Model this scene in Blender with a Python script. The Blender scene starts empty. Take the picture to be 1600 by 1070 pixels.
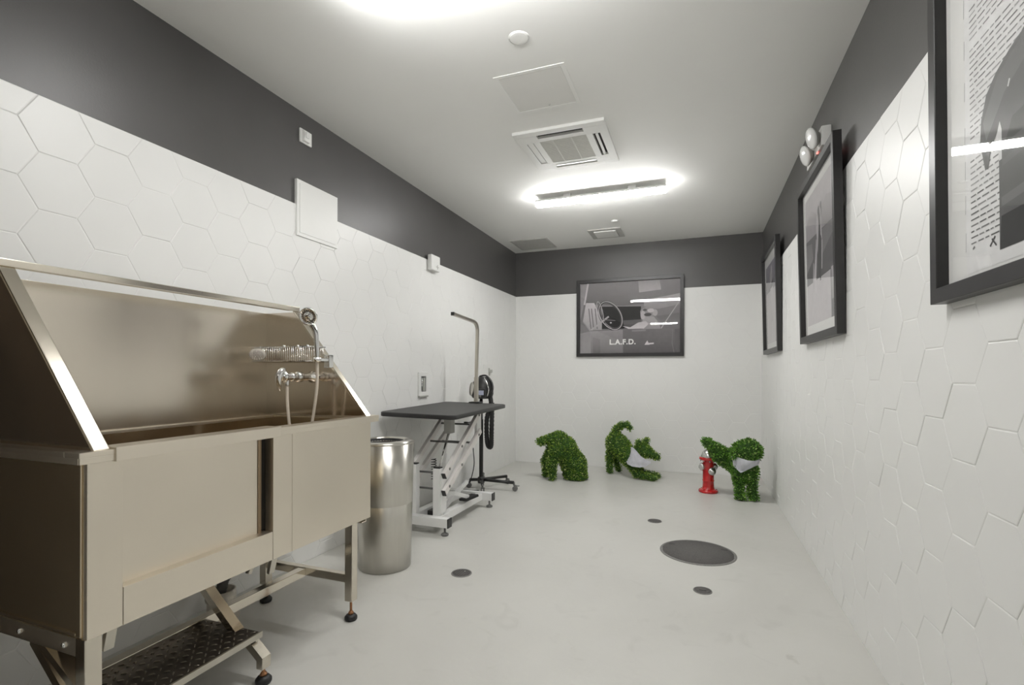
import bpy, bmesh, math, random
import numpy as np
from mathutils import Vector, Matrix, Euler
random.seed(7)
C = bpy.context.scene.collection
sc = bpy.context.scene
PI = math.pi
V = Vector

# ------------------------------------------------------------------ room size (metres)
W, L, H, TT, TH = 3.0445, 6.404, 2.841, 0.012, 2.2434     # width, far wall, ceiling, tile thickness, tile height
Y0 = -4.2                                                   # wall behind the camera

# ------------------------------------------------------------------ materials
def lin(c):
    c = c / 255.0
    return c / 12.92 if c <= 0.04045 else ((c + 0.055) / 1.055) ** 2.4
def rgb(r, g, b): return (lin(r), lin(g), lin(b), 1)
MATS = {}
def mat(name, col, rough=0.5, metal=0.0, var=0.06, scale=8.0, bump=0.0, bscale=60.0, stretch=(1, 1, 1), spec=0.5, coat=0.0, rvar=0.0):
    m = bpy.data.materials.new(name); m.use_nodes = True
    nt = m.node_tree; N = nt.nodes; K = nt.links
    b = N['Principled BSDF']
    b.inputs['Roughness'].default_value = rough
    b.inputs['Metallic'].default_value = metal
    b.inputs['Specular IOR Level'].default_value = spec
    b.inputs['Coat Weight'].default_value = coat
    tc = N.new('ShaderNodeTexCoord'); mp = N.new('ShaderNodeMapping')
    mp.inputs['Scale'].default_value = stretch
    K.new(tc.outputs['Object'], mp.inputs['Vector'])
    n = N.new('ShaderNodeTexNoise'); n.inputs['Scale'].default_value = scale; n.inputs['Detail'].default_value = 2 if metal else 5
    K.new(mp.outputs['Vector'], n.inputs['Vector'])
    r = N.new('ShaderNodeValToRGB')
    r.color_ramp.elements[0].position = 0.3; r.color_ramp.elements[1].position = 0.7
    r.color_ramp.elements[0].color = tuple(min(1, c * (1 - var)) for c in col[:3]) + (1,)
    r.color_ramp.elements[1].color = tuple(min(1, c * (1 + var)) for c in col[:3]) + (1,)
    K.new(n.outputs['Fac'], r.inputs['Fac']); K.new(r.outputs['Color'], b.inputs['Base Color'])
    if rvar:
        mr = N.new('ShaderNodeMapRange')
        mr.inputs['From Min'].default_value = 0.3; mr.inputs['From Max'].default_value = 0.7
        mr.inputs['To Min'].default_value = rough - rvar; mr.inputs['To Max'].default_value = rough + rvar
        K.new(n.outputs['Fac'], mr.inputs['Value']); K.new(mr.outputs['Result'], b.inputs['Roughness'])
    if bump:
        n2 = N.new('ShaderNodeTexNoise'); n2.inputs['Scale'].default_value = bscale; n2.inputs['Detail'].default_value = 4
        K.new(mp.outputs['Vector'], n2.inputs['Vector'])
        bp = N.new('ShaderNodeBump'); bp.inputs['Strength'].default_value = bump; bp.inputs['Distance'].default_value = 0.01
        K.new(n2.outputs['Fac'], bp.inputs['Height']); K.new(bp.outputs['Normal'], b.inputs['Normal'])
    MATS[name] = m
    return m
def emis(name, col, strength):
    m = bpy.data.materials.new(name); m.use_nodes = True
    b = m.node_tree.nodes['Principled BSDF']
    b.inputs['Base Color'].default_value = col
    b.inputs['Emission Color'].default_value = col
    b.inputs['Emission Strength'].default_value = strength
    return m

M_tile = mat('white_ceramic_tile', (0.81, 0.81, 0.795, 1), 0.40, var=0.012, scale=3, bump=0.02, bscale=9)
M_grout = mat('white_grout', (0.82, 0.82, 0.80, 1), 0.8, var=0.03, scale=20)
M_paint = mat('charcoal_wall_paint', (0.088, 0.085, 0.083, 1), 0.40, var=0.05, scale=3, bump=0.04, bscale=120)
M_ceil = mat('white_ceiling_paint', (0.89, 0.89, 0.87, 1), 0.75, var=0.01, scale=2, bump=0.02, bscale=150)
M_white = mat('white_plastic', (0.80, 0.80, 0.78, 1), 0.4, var=0.01)
M_whitem = mat('white_powder_coated_metal', (0.80, 0.80, 0.79, 1), 0.32, var=0.02, scale=15)
M_grey = mat('grey_grille', (0.56, 0.555, 0.53, 1), 0.6, var=0.04, scale=60)
M_dark = mat('dark_slot', (0.03, 0.028, 0.025, 1), 0.6)
M_black = mat('black_plastic', (0.022, 0.022, 0.022, 1), 0.38, var=0.1)
M_rubber = mat('black_rubber', (0.016, 0.016, 0.016, 1), 0.5, var=0.15, scale=30)
M_mattop = mat('black_ribbed_rubber_mat', (0.055, 0.055, 0.053, 1), 0.55, var=0.12, scale=200, bump=0.25, bscale=300)
M_steel = mat('brushed_stainless_steel', (0.80, 0.735, 0.63, 1), 0.30, 1.0, var=0.02, scale=3, rvar=0.01)
M_steelh = mat('brushed_stainless_steel_sheet', (0.80, 0.735, 0.63, 1), 0.33, 1.0, var=0.04, scale=2, rvar=0.02)
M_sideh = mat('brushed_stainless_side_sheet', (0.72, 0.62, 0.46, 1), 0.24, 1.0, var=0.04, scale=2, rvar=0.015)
M_steelin = mat('polished_stainless_steel_sheet', (0.66, 0.59, 0.50, 1), 0.13, 1.0, var=0.02, scale=2, rvar=0.02)
M_splash = mat('satin_stainless_steel_sheet', (0.70, 0.645, 0.555, 1), 0.235, 1.0, var=0.05, scale=1.6, stretch=(1, 3, .4), rvar=0.03)
M_polish = mat('polished_steel_tube', (0.72, 0.67, 0.58, 1), 0.14, 1.0, var=0.03)
M_can = mat('satin_stainless_steel', (0.62, 0.60, 0.55, 1), 0.30, 1.0, var=0.03, scale=4, stretch=(12, 12, 0.6), bump=0.01, bscale=40)
def brushed_round(m, aniso):
    nt = m.node_tree; b = nt.nodes['Principled BSDF']; tg = nt.nodes.new('ShaderNodeTangent'); tg.direction_type = 'RADIAL'; tg.axis = 'Z'
    b.inputs['Anisotropic'].default_value = aniso; b.inputs['Anisotropic Rotation'].default_value = 0.25; nt.links.new(tg.outputs[0], b.inputs['Tangent'])
brushed_round(M_can, .8)
M_chrome = mat('chrome', (0.85, 0.85, 0.84, 1), 0.08, 1.0, var=0.02)
M_clear = mat('pale_translucent_plastic', (0.52, 0.48, 0.42, 1), 0.2, var=0.05, scale=40, coat=0.4)
M_hose = mat('pale_shower_hose', (0.64, 0.57, 0.48, 1), 0.35, var=0.05, scale=120)
M_brass = mat('tarnished_brass_thread', (0.40, 0.20, 0.10, 1), 0.35, 0.9, var=0.15, scale=60)
M_tread = mat('diamond_plate_steel', (0.085, 0.072, 0.06, 1), 0.42, 0.8, var=0.25, scale=18, bump=0.04, bscale=80)
M_grip = mat('bright_worn_steel', (0.60, 0.57, 0.50, 1), 0.3, 1.0, var=0.06)
M_iron = mat('dark_cast_iron', (0.115, 0.11, 0.105, 1), 0.75, var=0.16, scale=120, bump=0.5, bscale=220)
M_iron2 = mat('worn_cast_iron_rim', (0.21, 0.205, 0.195, 1), 0.65, var=0.15, scale=60, bump=0.3, bscale=150)
M_frame = mat('black_satin_picture_frame', (0.024, 0.023, 0.023, 1), 0.36, var=0.08, scale=20)
M_matb = mat('white_mount_board', (0.78, 0.78, 0.765, 1), 0.8, var=0.01)
M_red = mat('glossy_red_enamel', (0.50, 0.010, 0.012, 1), 0.16, var=0.05, coat=0.6)
M_silver = mat('silver_enamel', (0.62, 0.62, 0.60, 1), 0.22, 0.9, var=0.04)
M_armtube = mat('satin_nickel_tube', (0.56, 0.53, 0.46, 1), 0.3, 1.0, var=0.04)
M_pvc = mat('stained_white_pipe', (0.62, 0.58, 0.51, 1), 0.5, var=0.25, scale=25)
M_hosegrey = mat('dark_grey_drain_hose', (0.085, 0.083, 0.08, 1), 0.45, var=0.1, scale=60)
M_cylgrey = mat('grey_plastic_trap', (0.16, 0.16, 0.155, 1), 0.4, var=0.08)
M_cloth = mat('pale_printed_cotton', (0.86, 0.86, 0.92, 1), 0.85, var=0.08, scale=24, bump=0.2, bscale=120)
M_screen = mat('pale_blue_label', (0.42, 0.45, 0.58, 1), 0.35, var=0.2, scale=90)
M_lens = emis('lit_fixture_diffuser', (1.0, 0.992, 0.975, 1), 30.0)
M_led = emis('red_indicator_lamp', (1.0, 0.12, 0.1, 1), 1.6)
M_housing = mat('white_fixture_housing', (0.74, 0.74, 0.73, 1), 0.5, var=0.02)
M_lampface = mat('frosted_lamp_face', (0.82, 0.82, 0.81, 1), 0.2, var=0.02, coat=0.4)
M_lampbody = mat('pale_grey_lamp_body', (0.42, 0.42, 0.39, 1), 0.45, var=0.03)
M_pinkish = mat('white_powder_coat_arm', (0.76, 0.73, 0.71, 1), 0.3, var=0.03, scale=10)

def floor_material():
    m = bpy.data.materials.new('painted_concrete_floor'); m.use_nodes = True
    nt = m.node_tree; N = nt.nodes; K = nt.links; b = N['Principled BSDF']
    tc = N.new('ShaderNodeTexCoord')
    def noise(s, d, det=6, dist=0.0):
        n = N.new('ShaderNodeTexNoise'); n.inputs['Scale'].default_value = s; n.inputs['Detail'].default_value = det
        n.inputs['Distortion'].default_value = dist
        K.new(tc.outputs['Object'], n.inputs['Vector']); return n
    n1 = noise(0.9, 6, 8, 0.6); n2 = noise(5, 6, 8, 1.2); n3 = noise(26, 3, 5)
    r1 = N.new('ShaderNodeValToRGB'); e = r1.color_ramp.elements
    e[0].position = 0.3; e[0].color = (0.545, 0.54, 0.508, 1); e[1].position = 0.65; e[1].color = (0.605, 0.60, 0.568, 1)
    K.new(n1.outputs['Fac'], r1.inputs['Fac'])
    r2 = N.new('ShaderNodeValToRGB'); e = r2.color_ramp.elements
    e[0].position = 0.24; e[0].color = (0.82, 0.82, 0.81, 1); e[1].position = 0.42; e[1].color = (1, 1, 1, 1)
    K.new(n2.outputs['Fac'], r2.inputs['Fac'])
    mx = N.new('ShaderNodeMix'); mx.data_type = 'RGBA'; mx.blend_type = 'MULTIPLY'; mx.inputs['Factor'].default_value = 0.5
    K.new(r1.outputs['Color'], mx.inputs['A']); K.new(r2.outputs['Color'], mx.inputs['B'])
    # small scuffs
    vo = N.new('ShaderNodeTexVoronoi'); vo.inputs['Scale'].default_value = 2.6
    nd = noise(9, 3, 4); ad = N.new('ShaderNodeMixRGB'); ad.inputs['Fac'].default_value = 0.22
    K.new(tc.outputs['Object'], ad.inputs['Color1']); K.new(nd.outputs['Color'], ad.inputs['Color2']); K.new(ad.outputs['Color'], vo.inputs['Vector'])
    r3 = N.new('ShaderNodeValToRGB'); e = r3.color_ramp.elements
    e[0].position = 0.025; e[0].color = (0.62, 0.61, 0.58, 1); e[1].position = 0.06; e[1].color = (1, 1, 1, 1)
    K.new(vo.outputs['Distance'], r3.inputs['Fac'])
    mx2 = N.new('ShaderNodeMix'); mx2.data_type = 'RGBA'; mx2.blend_type = 'MULTIPLY'; mx2.inputs['Factor'].default_value = 0.35
    K.new(mx.outputs['Result'], mx2.inputs['A']); K.new(r3.outputs['Color'], mx2.inputs['B'])
    K.new(mx2.outputs['Result'], b.inputs['Base Color'])
    mr = N.new('ShaderNodeMapRange'); mr.inputs['To Min'].default_value = 0.28; mr.inputs['To Max'].default_value = 0.5
    K.new(n2.outputs['Fac'], mr.inputs['Value']); K.new(mr.outputs['Result'], b.inputs['Roughness'])
    b.inputs['Specular IOR Level'].default_value = 0.4
    bp = N.new('ShaderNodeBump'); bp.inputs['Strength'].default_value = 0.12; bp.inputs['Distance'].default_value = 0.01
    K.new(n3.outputs['Fac'], bp.inputs['Height']); K.new(bp.outputs['Normal'], b.inputs['Normal'])
    return m
M_floor = floor_material()

def print_material():
    m = bpy.data.materials.new('photographic_print'); m.use_nodes = True
    nt = m.node_tree; N = nt.nodes; K = nt.links; b = N['Principled BSDF']
    at = N.new('ShaderNodeAttribute'); at.attribute_name = 'Col'
    tc = N.new('ShaderNodeTexCoord')
    n = N.new('ShaderNodeTexNoise'); n.inputs['Scale'].default_value = 22; n.inputs['Detail'].default_value = 6
    K.new(tc.outputs['Object'], n.inputs['Vector'])
    r = N.new('ShaderNodeValToRGB'); r.color_ramp.elements[0].color = (0.72, 0.72, 0.72, 1); r.color_ramp.elements[1].color = (1, 1, 1, 1)
    r.color_ramp.elements[0].position = 0.3; r.color_ramp.elements[1].position = 0.7
    K.new(n.outputs['Fac'], r.inputs['Fac'])
    mx = N.new('ShaderNodeMix'); mx.data_type = 'RGBA'; mx.blend_type = 'MULTIPLY'; mx.inputs['Factor'].default_value = 0.35
    K.new(at.outputs['Color'], mx.inputs['A']); K.new(r.outputs['Color'], mx.inputs['B'])
    K.new(mx.outputs['Result'], b.inputs['Base Color']); b.inputs['Roughness'].default_value = 0.7
    return m
M_print = print_material()

def glass_material():
    m = bpy.data.materials.new('picture_glass'); m.use_nodes = True
    nt = m.node_tree; N = nt.nodes; K = nt.links; N.remove(N['Principled BSDF'])
    t = N.new('ShaderNodeBsdfTransparent'); g = N.new('ShaderNodeBsdfGlossy'); g.inputs['Roughness'].default_value = 0.015
    # reflectance of a thin pane, the same from either side: 0.07 + 0.93 (1 - |cos|)^5
    ge = N.new('ShaderNodeNewGeometry'); dt = N.new('ShaderNodeVectorMath'); dt.operation = 'DOT_PRODUCT'
    K.new(ge.outputs['Incoming'], dt.inputs[0]); K.new(ge.outputs['Normal'], dt.inputs[1])
    def mth(op, a, b_=None):
        x = N.new('ShaderNodeMath'); x.operation = op
        for i, q in enumerate((a, b_)):
            if q is None: continue
            if isinstance(q, (int, float)): x.inputs[i].default_value = q
            else: K.new(q, x.inputs[i])
        return x.outputs[0]
    fac = mth('ADD', mth('MULTIPLY', mth('POWER', mth('SUBTRACT', 1.0, mth('ABSOLUTE', dt.outputs['Value'])), 5.0), 0.93), 0.07)
    tc = N.new('ShaderNodeTexCoord'); n = N.new('ShaderNodeTexNoise'); n.inputs['Scale'].default_value = 3
    K.new(tc.outputs['Object'], n.inputs['Vector'])
    bp = N.new('ShaderNodeBump'); bp.inputs['Strength'].default_value = 0.004; K.new(n.outputs['Fac'], bp.inputs['Height']); K.new(bp.outputs['Normal'], g.inputs['Normal'])
    ms = N.new('ShaderNodeMixShader')
    K.new(fac, ms.inputs['Fac']); K.new(t.outputs[0], ms.inputs[1]); K.new(g.outputs[0], ms.inputs[2])
    K.new(ms.outputs[0], N['Material Output'].inputs['Surface'])
    m.use_transparent_shadow = True
    return m
M_glass = glass_material()

def leaf_material(name, hue):
    m = bpy.data.materials.new(name); m.use_nodes = True
    nt = m.node_tree; N = nt.nodes; K = nt.links; b = N['Principled BSDF']
    ge = N.new('ShaderNodeNewGeometry')
    r = N.new('ShaderNodeValToRGB'); E_ = r.color_ramp.elements
    E_[0].position = 0.0; E_[0].color = (0.045, 0.125, 0.013, 1)
    E_[1].position = 1.0; E_[1].color = (0.75, 0.80, 0.40, 1)
    for p, c in ((0.40, (0.135 * hue, 0.27, 0.024, 1)), (0.75, (0.24 * hue, 0.40, 0.04, 1)), (0.92, (0.50 * hue, 0.64, 0.14, 1))):
        e = E_.new(p); e.color = c
    K.new(ge.outputs['Random Per Island'], r.inputs['Fac'])
    tc = N.new('ShaderNodeTexCoord'); n = N.new('ShaderNodeTexNoise'); n.inputs['Scale'].default_value = 40
    K.new(tc.outputs['Object'], n.inputs['Vector'])
    r2 = N.new('ShaderNodeValToRGB'); r2.color_ramp.elements[0].color = (0.6, 0.6, 0.6, 1); r2.color_ramp.elements[1].color = (1.15, 1.15, 1.0, 1)
    K.new(n.outputs['Fac'], r2.inputs['Fac'])
    mx = N.new('ShaderNodeMix'); mx.data_type = 'RGBA'; mx.blend_type = 'MULTIPLY'; mx.inputs['Factor'].default_value = 1
    K.new(r.outputs['Color'], mx.inputs['A']); K.new(r2.outputs['Color'], mx.inputs['B'])
    K.new(mx.outputs['Result'], b.inputs['Base Color']); b.inputs['Roughness'].default_value = 0.45
    return m
M_leaf = leaf_material('artificial_boxwood_leaves', 1.0)
M_leafd = leaf_material('artificial_boxwood_leaves_deep_green', 0.72)
M_core = mat('dark_green_foam', (0.03, 0.08, 0.012, 1), 0.9, var=0.3, scale=40)

# ------------------------------------------------------------------ mesh builder
def origin_of(o):
    p = V((0, 0, 0))
    while o is not None:
        p += V(o.location); o = o.parent
    return p
def orient(d):
    d = V(d).normalized()
    return d.to_track_quat('Z', 'Y').to_matrix()

class MB:
    def __init__(s): s.b = bmesh.new(); s.sm = False
    def _add(s, bm2, mi=0, smooth=False):
        vm = {v: s.b.verts.new(v.co) for v in bm2.verts}
        for f in bm2.faces:
            try:
                nf = s.b.faces.new([vm[v] for v in f.verts]); nf.material_index = mi; nf.smooth = smooth
            except ValueError: pass
        bm2.free(); return s
    def box(s, a, b, bev=0.0, mi=0, rot=None, seg=2):
        """axis aligned box from corner a to corner b, optionally turned about its centre"""
        a, b = V(a), V(b); c = (a + b) / 2; d = b - a
        t = bmesh.new(); bmesh.ops.create_cube(t, size=1)
        for v in t.verts: v.co = V((v.co.x * abs(d.x), v.co.y * abs(d.y), v.co.z * abs(d.z)))
        if bev: bmesh.ops.bevel(t, geom=list(t.edges), offset=min(bev, 0.49 * min(abs(d.x), abs(d.y), abs(d.z))), segments=seg, profile=0.7, affect='EDGES')
        if rot is not None:
            R = Euler(rot).to_matrix()
            for v in t.verts: v.co = R @ v.co
        for v in t.verts: v.co += c
        return s._add(t, mi)
    def cyl(s, p, q, r, r2=None, n=24, mi=0, bev=0.0, smooth=True):
        p, q = V(p), V(q); r2 = r if r2 is None else r2
        prof = [(0, 0), (r, 0), (r2, 1), (0, 1)]
        ln = (q - p).length
        if bev: prof = [(0, 0), (r - bev, 0), (r - bev * .3, bev * .3 / ln), (r, bev / ln), (r2, 1 - bev / ln), (r2 - bev * .3, 1 - bev * .3 / ln), (r2 - bev, 1), (0, 1)]
        return s.lathe([(a, b * ln) for a, b in prof], p, q - p, n, mi, smooth)
    def lathe(s, prof, base=(0, 0, 0), axis=(0, 0, 1), n=32, mi=0, smooth=True, squash=(1, 1)):
        """profile of (radius, height) spun about axis from base"""
        R = orient(axis); base = V(base); t = bmesh.new(); rings = []
        for r, h in prof:
            if r < 1e-6: rings.append([t.verts.new(base + R @ V((0, 0, h)))])
            else: rings.append([t.verts.new(base + R @ V((r * math.cos(2 * PI * k / n) * squash[0], r * math.sin(2 * PI * k / n) * squash[1], h))) for k in range(n)])
        for a, b in zip(rings, rings[1:]):
            if len(a) == 1 and len(b) == 1: continue
            for k in range(n):
                k2 = (k + 1) % n
                if len(a) == 1: t.faces.new((a[0], b[k2], b[k]))
                elif len(b) == 1: t.faces.new((a[k], a[k2], b[0]))
                else: t.faces.new((a[k], a[k2], b[k2], b[k]))
        bmesh.ops.recalc_face_normals(t, faces=t.faces)
        st = s._add(t, mi, smooth)
        return st
    def ball(s, c, r, n=20, mi=0, sc_=(1, 1, 1), axis=(0, 0, 1)):
        m = 12; R = orient(axis); t = bmesh.new()
        bmesh.ops.create_uvsphere(t, u_segments=n, v_segments=m, radius=r)
        for v in t.verts: v.co = V(c) + R @ V((v.co.x * sc_[0], v.co.y * sc_[1], v.co.z * sc_[2]))
        return s._add(t, mi, True)
    def tube(s, pts, r, n=10, mi=0, caps=True, square=None, up=None, smooth=True):
        """sweep a circle (or a rectangle square=(w,h)) along pts"""
        pts = [V(p) for p in pts]; t = bmesh.new(); rings = []
        T0 = (pts[1] - pts[0]).normalized()
        u = V(up) if up is not None else (V((0, 0, 1)) if abs(T0.z) < 0.9 else V((1, 0, 0)))
        X = T0.cross(u).normalized(); Y = X.cross(T0).normalized()
        for i, p in enumerate(pts):
            if i == 0: T = T0; k = 1
            elif i == len(pts) - 1: T = (pts[i] - pts[i - 1]).normalized(); k = 1
            else:
                a = (pts[i] - pts[i - 1]).normalized(); b = (pts[i + 1] - pts[i]).normalized(); T = (a + b).normalized()
                k = 1 / max(0.5, T.dot(a))
            X2 = (X - T * X.dot(T)).normalized(); Y2 = T.cross(X2).normalized() * -1
            if Y2.dot(Y) < 0: Y2 = -Y2
            X, Y = X2, Y2
            if square:
                w, h = square[0] / 2, square[1] / 2
                # widen in the bend plane only
                bend = V((0, 0, 0))
                if 0 < i < len(pts) - 1:
                    bend = ((pts[i + 1] - pts[i]).normalized() - (pts[i] - pts[i - 1]).normalized())
                kx = ky = 1
                if bend.length > 1e-4:
                    bend.normalize()
                    if abs(bend.dot(X)) > abs(bend.dot(Y)): kx = k
                    else: ky = k
                rings.append([t.verts.new(p + X * w * a * kx + Y * h * b * ky) for a, b in ((-1, -1), (1, -1), (1, 1), (-1, 1))])
            else:
                rr = r[i] if isinstance(r, (list, tuple)) else r
                rings.append([t.verts.new(p + X * rr * math.cos(2 * PI * j / n) + Y * rr * math.sin(2 * PI * j / n)) for j in range(n)])
        m = len(rings[0])
        for a, b in zip(rings, rings[1:]):
            for j in range(m): t.faces.new((a[j], a[(j + 1) % m], b[(j + 1) % m], b[j]))
        if caps: t.faces.new(rings[0][::-1]); t.faces.new(rings[-1])
        bmesh.ops.recalc_face_normals(t, faces=t.faces)
        return s._add(t, mi, smooth and not square)
    def prism(s, poly, ext, bev=0.0, mi=0):
        """planar polygon (3-D points) extruded by vector ext"""
        ext = V(ext); t = bmesh.new()
        a = [t.verts.new(V(p)) for p in poly]; b = [t.verts.new(V(p) + ext) for p in poly]
        t.faces.new(a[::-1]); t.faces.new(b)
        for i in range(len(a)):
            j = (i + 1) % len(a); t.faces.new((a[i], a[j], b[j], b[i]))
        bmesh.ops.recalc_face_normals(t, faces=t.faces)
        if bev: bmesh.ops.bevel(t, geom=list(t.edges), offset=bev, segments=2, profile=0.7, affect='EDGES')
        return s._add(t, mi)
    def face(s, pts, mi=0):
        f = s.b.faces.new([s.b.verts.new(V(p)) for p in pts]); f.material_index = mi; return f
    def build(s, name, m, parent=None, loc=None, world=True):
        """link as ONE mesh object; coordinates are world ones unless world=False (then the parent's own)"""
        me = bpy.data.meshes.new(name)
        off = V((0, 0, 0))
        if parent is not None and world: off = origin_of(parent)
        if parent is None and loc is not None: off = V(loc)
        for v in s.b.verts: v.co -= off
        s.b.to_mesh(me); s.b.free()
        for x in (m if isinstance(m, (list, tuple)) else [m]): me.materials.append(x)
        o = bpy.data.objects.new(name, me); C.objects.link(o)
        if parent is not None: o.parent = parent
        elif loc is not None: o.location = loc
        return o

def tag(o, label=None, cat=None, group=None, kind=None):
    if label: o['label'] = label
    if cat: o['category'] = cat
    if group: o['group'] = group
    if kind: o['kind'] = kind
    return o
def thing(name, label, cat, loc, rot=(0, 0, 0), group=None):
    o = bpy.data.objects.new(name, None); C.objects.link(o)
    o.empty_display_size = 0.1; o.location = loc; o.rotation_euler = rot
    return tag(o, label, cat, group)
def bez(p, n=10):
    """smooth curve through points (Catmull-Rom)"""
    p = [V(x) for x in p]; q = [2 * p[0] - p[1]] + p + [2 * p[-1] - p[-2]]; out = []
    for i in range(1, len(q) - 2):
        for k in range(n):
            t = k / n
            out.append(0.5 * ((2 * q[i]) + (q[i + 1] - q[i - 1]) * t + (2 * q[i - 1] - 5 * q[i] + 4 * q[i + 1] - q[i + 2]) * t * t + (3 * q[i] - q[i - 1] - 3 * q[i + 1] + q[i + 2]) * t ** 3))
    out.append(p[-1]); return out

# ------------------------------------------------------------------ the room
def clip(poly, n, d):
    out = []
    for i in range(len(poly)):
        a, b = poly[i], poly[(i + 1) % len(poly)]
        da = a[0] * n[0] + a[1] * n[1] - d; db = b[0] * n[0] + b[1] * n[1] - d
        if da <= 0: out.append(a)
        if (da < 0 < db) or (db < 0 < da):
            t = da / (da - db); out.append((a[0] + t * (b[0] - a[0]), a[1] + t * (b[1] - a[1])))
    return out
def inset(poly, g):
    n = len(poly); out = []
    L_ = []
    for i in range(n):
        a, b = poly[i], poly[(i + 1) % n]; dx, dy = b[0] - a[0], b[1] - a[1]; l = math.hypot(dx, dy)
        if l < 1e-4: return None
        nx, ny = -dy / l, dx / l
        L_.append((nx, ny, nx * a[0] + ny * a[1] + g))
    for i in range(n):
        a, b = L_[i - 1], L_[i]; det = a[0] * b[1] - a[1] * b[0]
        if abs(det) < 1e-6: return None
        out.append(((a[2] * b[1] - a[1] * b[2]) / det, (a[0] * b[2] - a[2] * b[0]) / det))
    ar = sum(out[i][0] * out[(i + 1) % n][1] - out[(i + 1) % n][0] * out[i][1] for i in range(n)) / 2
    return out if ar > 2e-4 else None
def hex_tiles(name, parent, u0, u1, uc, vc, fn):
    """flat-topped hexagon tiles over u0..u1 by 0..TH; fn(u, v, depth) gives the world point"""
    a = 0.125; hh = a * math.sqrt(3); mb = MB(); b = mb.b
    rnd = random.Random(name)
    i0 = int((u0 - uc) / (1.5 * a)) - 2; i1 = int((u1 - uc) / (1.5 * a)) + 2
    for i in range(i0, i1 + 1):
        for j in range(-14, 16):
            cx = uc + i * 1.5 * a; cy = vc + j * hh + (hh / 2 if i % 2 else 0)
            p = [(cx + a * math.cos(k * PI / 3), cy + a * math.sin(k * PI / 3)) for k in range(6)]
            for nrm, d in (((-1, 0), -u0), ((1, 0), u1), ((0, -1), 0.0), ((0, 1), TH)):
                p = clip(p, nrm, d)
                if len(p) < 3: break
            if len(p) < 3: continue
            q = [p[0]]
            for x in p[1:]:
                if math.hypot(x[0] - q[-1][0], x[1] - q[-1][1]) > 2e-3: q.append(x)
            if math.hypot(q[0][0] - q[-1][0], q[0][1] - q[-1][1]) < 2e-3: q.pop()
            if len(q) < 3: continue
            o1, o2 = inset(q, 0.0009), inset(q, 0.0036)
            if not o1 or not o2: continue
            tx, ty, dz = rnd.uniform(-.007, .007), rnd.uniform(-.007, .007), rnd.uniform(-.0004, .0004)
            f = lambda s, dep: V(fn(s[0], s[1], dep + (dz + tx * (s[0] - cx) + ty * (s[1] - cy) if dep > .009 else 0)))
            r0 = [b.verts.new(f(s, 0.0)) for s in o1]; r1 = [b.verts.new(f(s, TT - .0011)) for s in o1]; r2 = [b.verts.new(f(s, TT)) for s in o2]
            n = len(q)
            fs = [b.faces.new(r2)]
            for A, B in ((r0, r1), (r1, r2)):
                for k in range(n): fs.append(b.faces.new((A[k], A[(k + 1) % n], B[(k + 1) % n], B[k])))
    # grout bed
    g = TT - 0.0018
    f = b.faces.new([b.verts.new(V(fn(u, v, g))) for u, v in ((u0, 0), (u1, 0), (u1, TH - .001), (u0, TH - .001))]); f.material_index = 1
    f = b.faces.new([b.verts.new(V(fn(u, TH - .001, d))) for u, d in ((u0, 0), (u1, 0), (u1, g), (u0, g))]); f.material_index = 1
    bmesh.ops.recalc_face_normals(b, faces=b.faces)
    # make normals face the room
    inward = V(fn(0.5, 1, 1)) - V(fn(0.5, 1, 0))
    for fc in b.faces:
        if abs(fc.normal.dot(inward)) > .9 and fc.normal.dot(inward) < 0: fc.normal_flip()
    return mb.build(name, [M_tile, M_grout], parent)

def wall(name, a, b, tilefn, u0, u1, uc, vc):
    o = MB().box(a, b).build(name, M_paint)
    tag(o, kind='structure')
    hex_tiles('hexagon_tiling', o, u0, u1, uc, vc, tilefn)
    return o
wall('wall_left', (-.12, Y0 - .12, 0), (0, L + .12, H), lambda u, v, d: (d, u, v), Y0, L, 1.194, 2.137)
wall('wall_right', (W, Y0 - .12, 0), (W + .12, L + .12, H), lambda u, v, d: (W - d, u, v), Y0, L, 1.55, .957)
wall('wall_back', (0, L, 0), (W, L + .12, H), lambda u, v, d: (u, L - d, v), 0, W, 0.17, .957)
tag(MB().box((0, Y0 - .12, 0), (W, Y0, H)).build('wall_front', mat('dark_brown_wall_paint', (.045, .036, .028, 1), .5)), kind='structure')
tag(MB().box((-.12, Y0 - .12, -.12), (W + .12, L + .12, 0)).build('floor', M_floor), kind='structure')
tag(MB().box((-.12, Y0 - .12, H), (W + .12, L + .12, H + .12)).build('ceiling', M_ceil), kind='structure')

d1 = tag(MB().box((.002, .17, 0), (.030, .975, 2.06), .003).build('added_reflection_door', mat('added_door_dark_brown', (.060, .043, .028, 1), .45, var=.15, scale=4, stretch=(1, 9, .6))), kind='structure')  # unseen door, added only to give the tub's near side a dark reflection
MB().cyl((.030, .25, 1.0), (.075, .25, 1.0), .010, n=14).cyl((.070, .245, 1.0), (.070, .36, 1.0), .009, n=14).build('added_door_handle', MATS['chrome'], d1)

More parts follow.
